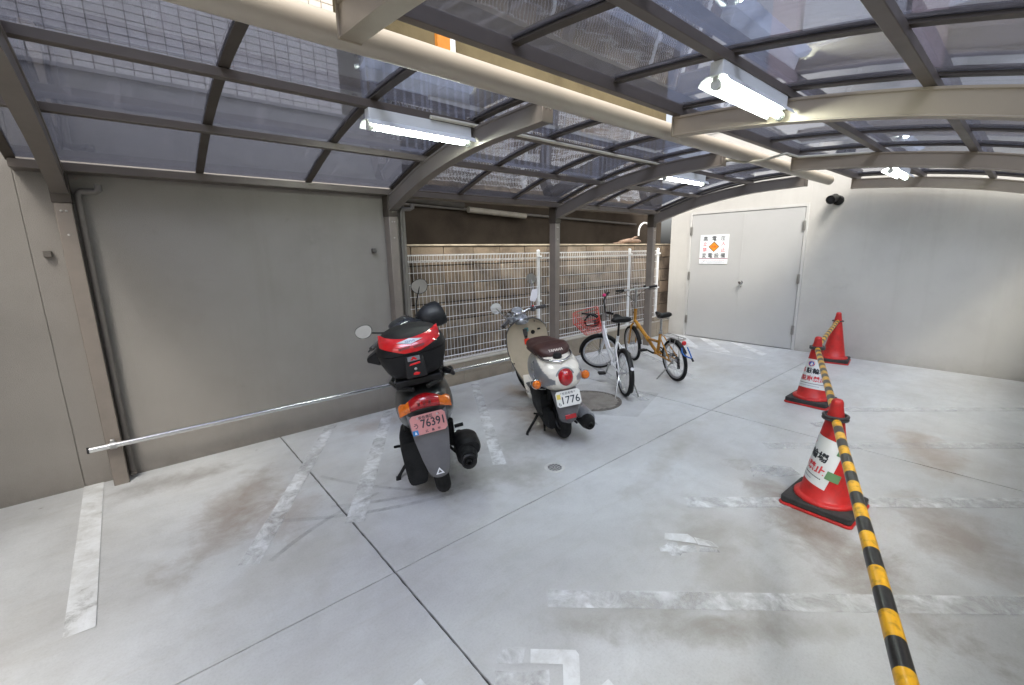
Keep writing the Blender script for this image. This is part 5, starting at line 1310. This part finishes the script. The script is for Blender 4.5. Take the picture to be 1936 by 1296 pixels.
    MB(lm).prism([(-.036, .030), (.036, .030), (.036, .060), (-.036, .060)], .0085, .012).build('badge', M('badge_grey', '#77787a', .4), cs, bevel=.002)
    RB = M('band_red', (.62, .012, .015), .15)
    MB(lm).add([(-.022, .036, .0126), (-.006, .036, .0126), (0, .044, .0126), (.006, .036, .0126), (.022, .036, .0126), (.004, .056, .0126), (-.004, .056, .0126)], [(0, 1, 2, 6), (2, 3, 4, 5), (2, 5, 6)]).build('badge_mark', RB, cs, smooth=0)
    MB(lm).prism([(-.034, .004), (.034, .010), (.030, .022), (-.024, .016)], .0085, .014).build('release_tab', RB, cs, bevel=.002)
    MB(lm).lathe([(.008, 0), (.008, .012), (.001, .013)], 14, (0, -.020, 0)).build('lock_barrel', STEEL, cs)
    MB(lm).prism([(-.020, -.056), (.012, -.060), (.022, -.046), (.0, -.038), (-.018, -.042)], .0085, .014).build('release_tab', RB, cs, bevel=.002)
    # hinge ear at the left of the case
    MB(bx_).loft([[(-.05, .20, .10), (.09, .20, .10), (.09, .20, .20), (-.05, .20, .20)], [(-.02, .275, .13), (.05, .275, .13), (.05, .275, .155), (-.02, .275, .155)]]).build('case_ear', CASE, cs, bevel=.006)
    # front: leg shield, floor, handlebar cover
    MB().loft([[(x, w, z), (x, -w, z), (x+.04, -w, z-.07), (x+.04, w, z-.07)] for x, w, z in ((.45, .13, .36), (.55, .16, .30), (.85, .165, .30), (.93, .15, .36))]).build('floorboard', DKG, root, smooth=60)
    rings = []
    for k in range(13):
        v = k/12; w = .15+.075*math.sin(min(1, v*1.2)*math.pi*.6); z = .32+.60*v; x = .90+.06*v-.10*v*v
        w *= 1 if v < .8 else math.sqrt(max(.05, 1-((v-.8)/.24)**2))
        rings.append([(x+.06*(1-u*u), w*u, z) for u in frange(-1, 1, 11)] + [(x+.05+.10*(1-u*u), w*u*.97, z) for u in frange(1, -1, 11)])
    MB().loft(rings).build('leg_shield', BP, root, smooth=60)
    MB().tube([(.98, 0, .86), (1.10, 0, .48)], .04, 14).build('steering_column', DKG, root)
    fk = MB(st)
    for s in (-1, 1): fk.tube([(1.12, s*.06, .47), (1.18, s*.065, .34), (FX, s*.065, R)], .017, 10)
    fk.build('fork', DKG, root)
    MB(st).loft([[(FX+(R+.012+.03*math.sin(math.pi*j/8))*math.cos(a), .065*math.cos(math.pi*j/8), R+(R+.012+.03*math.sin(math.pi*j/8))*math.sin(a)) for j in range(9)] for a in frange(rad(5), rad(170), 14)], cap=False, closed=False).build('front_fender', BP, root, smooth=60)
    hc = [(-.21, .035, .055), (-.16, .05, .075), (-.08, .068, .09), (0, .075, .10), (.08, .068, .09), (.16, .05, .075), (.21, .035, .055)]
    rings = [[(.95+a*math.cos(t), y, 1.015+b_*.75*math.sin(t)-.10*abs(y)**1.4) for t in [2*math.pi*j/20 for j in range(20)]] for y, b_, a in hc]
    MB(st).loft(rings).build('handlebar_cover', BP, root, smooth=60)
    MB(st).loft(body_rings([(.87, .08, 1.0, 1.06), (.90, .10, 1.01, 1.085), (.98, .11, 1.02, 1.105), (1.03, .08, 1.03, 1.09)], frange(.87, 1.03, 7), 24, 2.6)).build('meter_glass', M('meter_lens', '#2b2d31', .06, var=.3, scale=20, coat=.8), root, smooth=60)
    hb = MB(st).tube([(.87, .34, 1.0), (.93, .2, 1.015), (.95, 0, 1.02), (.93, -.2, 1.015), (.87, -.34, 1.0)], .012, 10).build('handlebar', BLK, root)
    # quilted hand muffs
    MUFF = M('muff_fabric', (.010, .011, .014), .45, var=.2, scale=14, bump=.25, bscale=60)
    for s in (-1, 1):
        rings = []
        for k, (d, r) in enumerate(((0, .050), (.04, .074), (.10, .100), (.19, .112), (.245, .110), (.252, .102), (.245, .094), (.14, .080), (.02, .035))):
            c_ = Vector((.945-.16*d, s*(.145+.83*d), 1.018-.10*d)); 
            rings.append([c_+Vector((r*1.05*math.cos(t), -s*(-.16)*r*math.cos(t), r*math.sin(t)*(1+.05*math.sin(3*t+k)))) for t in [2*math.pi*j/24 for j in range(24)]])
        if s < 0: MB(st).loft(rings).build('hand_muff', MUFF, hb, smooth=60)
        else:
            MB(st).tube([(.915, .235, 1.012), (.865, .35, .998)], [.0165, .018], 12).build('grip', M('grip_grey', '#3d3a3a', .6), hb)
            MB(st).tube([(.955, .20, 1.01), (.965, .26, 1.0), (.925, .36, .975)], [.008, .006, .006], 8).build('brake_lever', BLK, hb)
    mirror(hb, root, st, (.945, .17, 1.05), (.965, .27, 1.10), (.955, .315, 1.13), (-.9, .46, .14), .070, .054, BLK)
    mirror(hb, root, st, (.945, -.15, 1.05), (.965, -.20, 1.15), (.95, -.285, 1.27), (-.9, .46, .13), .072, .064, BLK)
    MB(st).loft(body_rings([(1.03, .08, .93, 1.04), (1.08, .10, .92, 1.05), (1.13, .07, .94, 1.02)], frange(1.03, 1.13, 5), 20, 2.4)).build('headlamp', CHROME, root, smooth=60)
    return root
black_scooter()
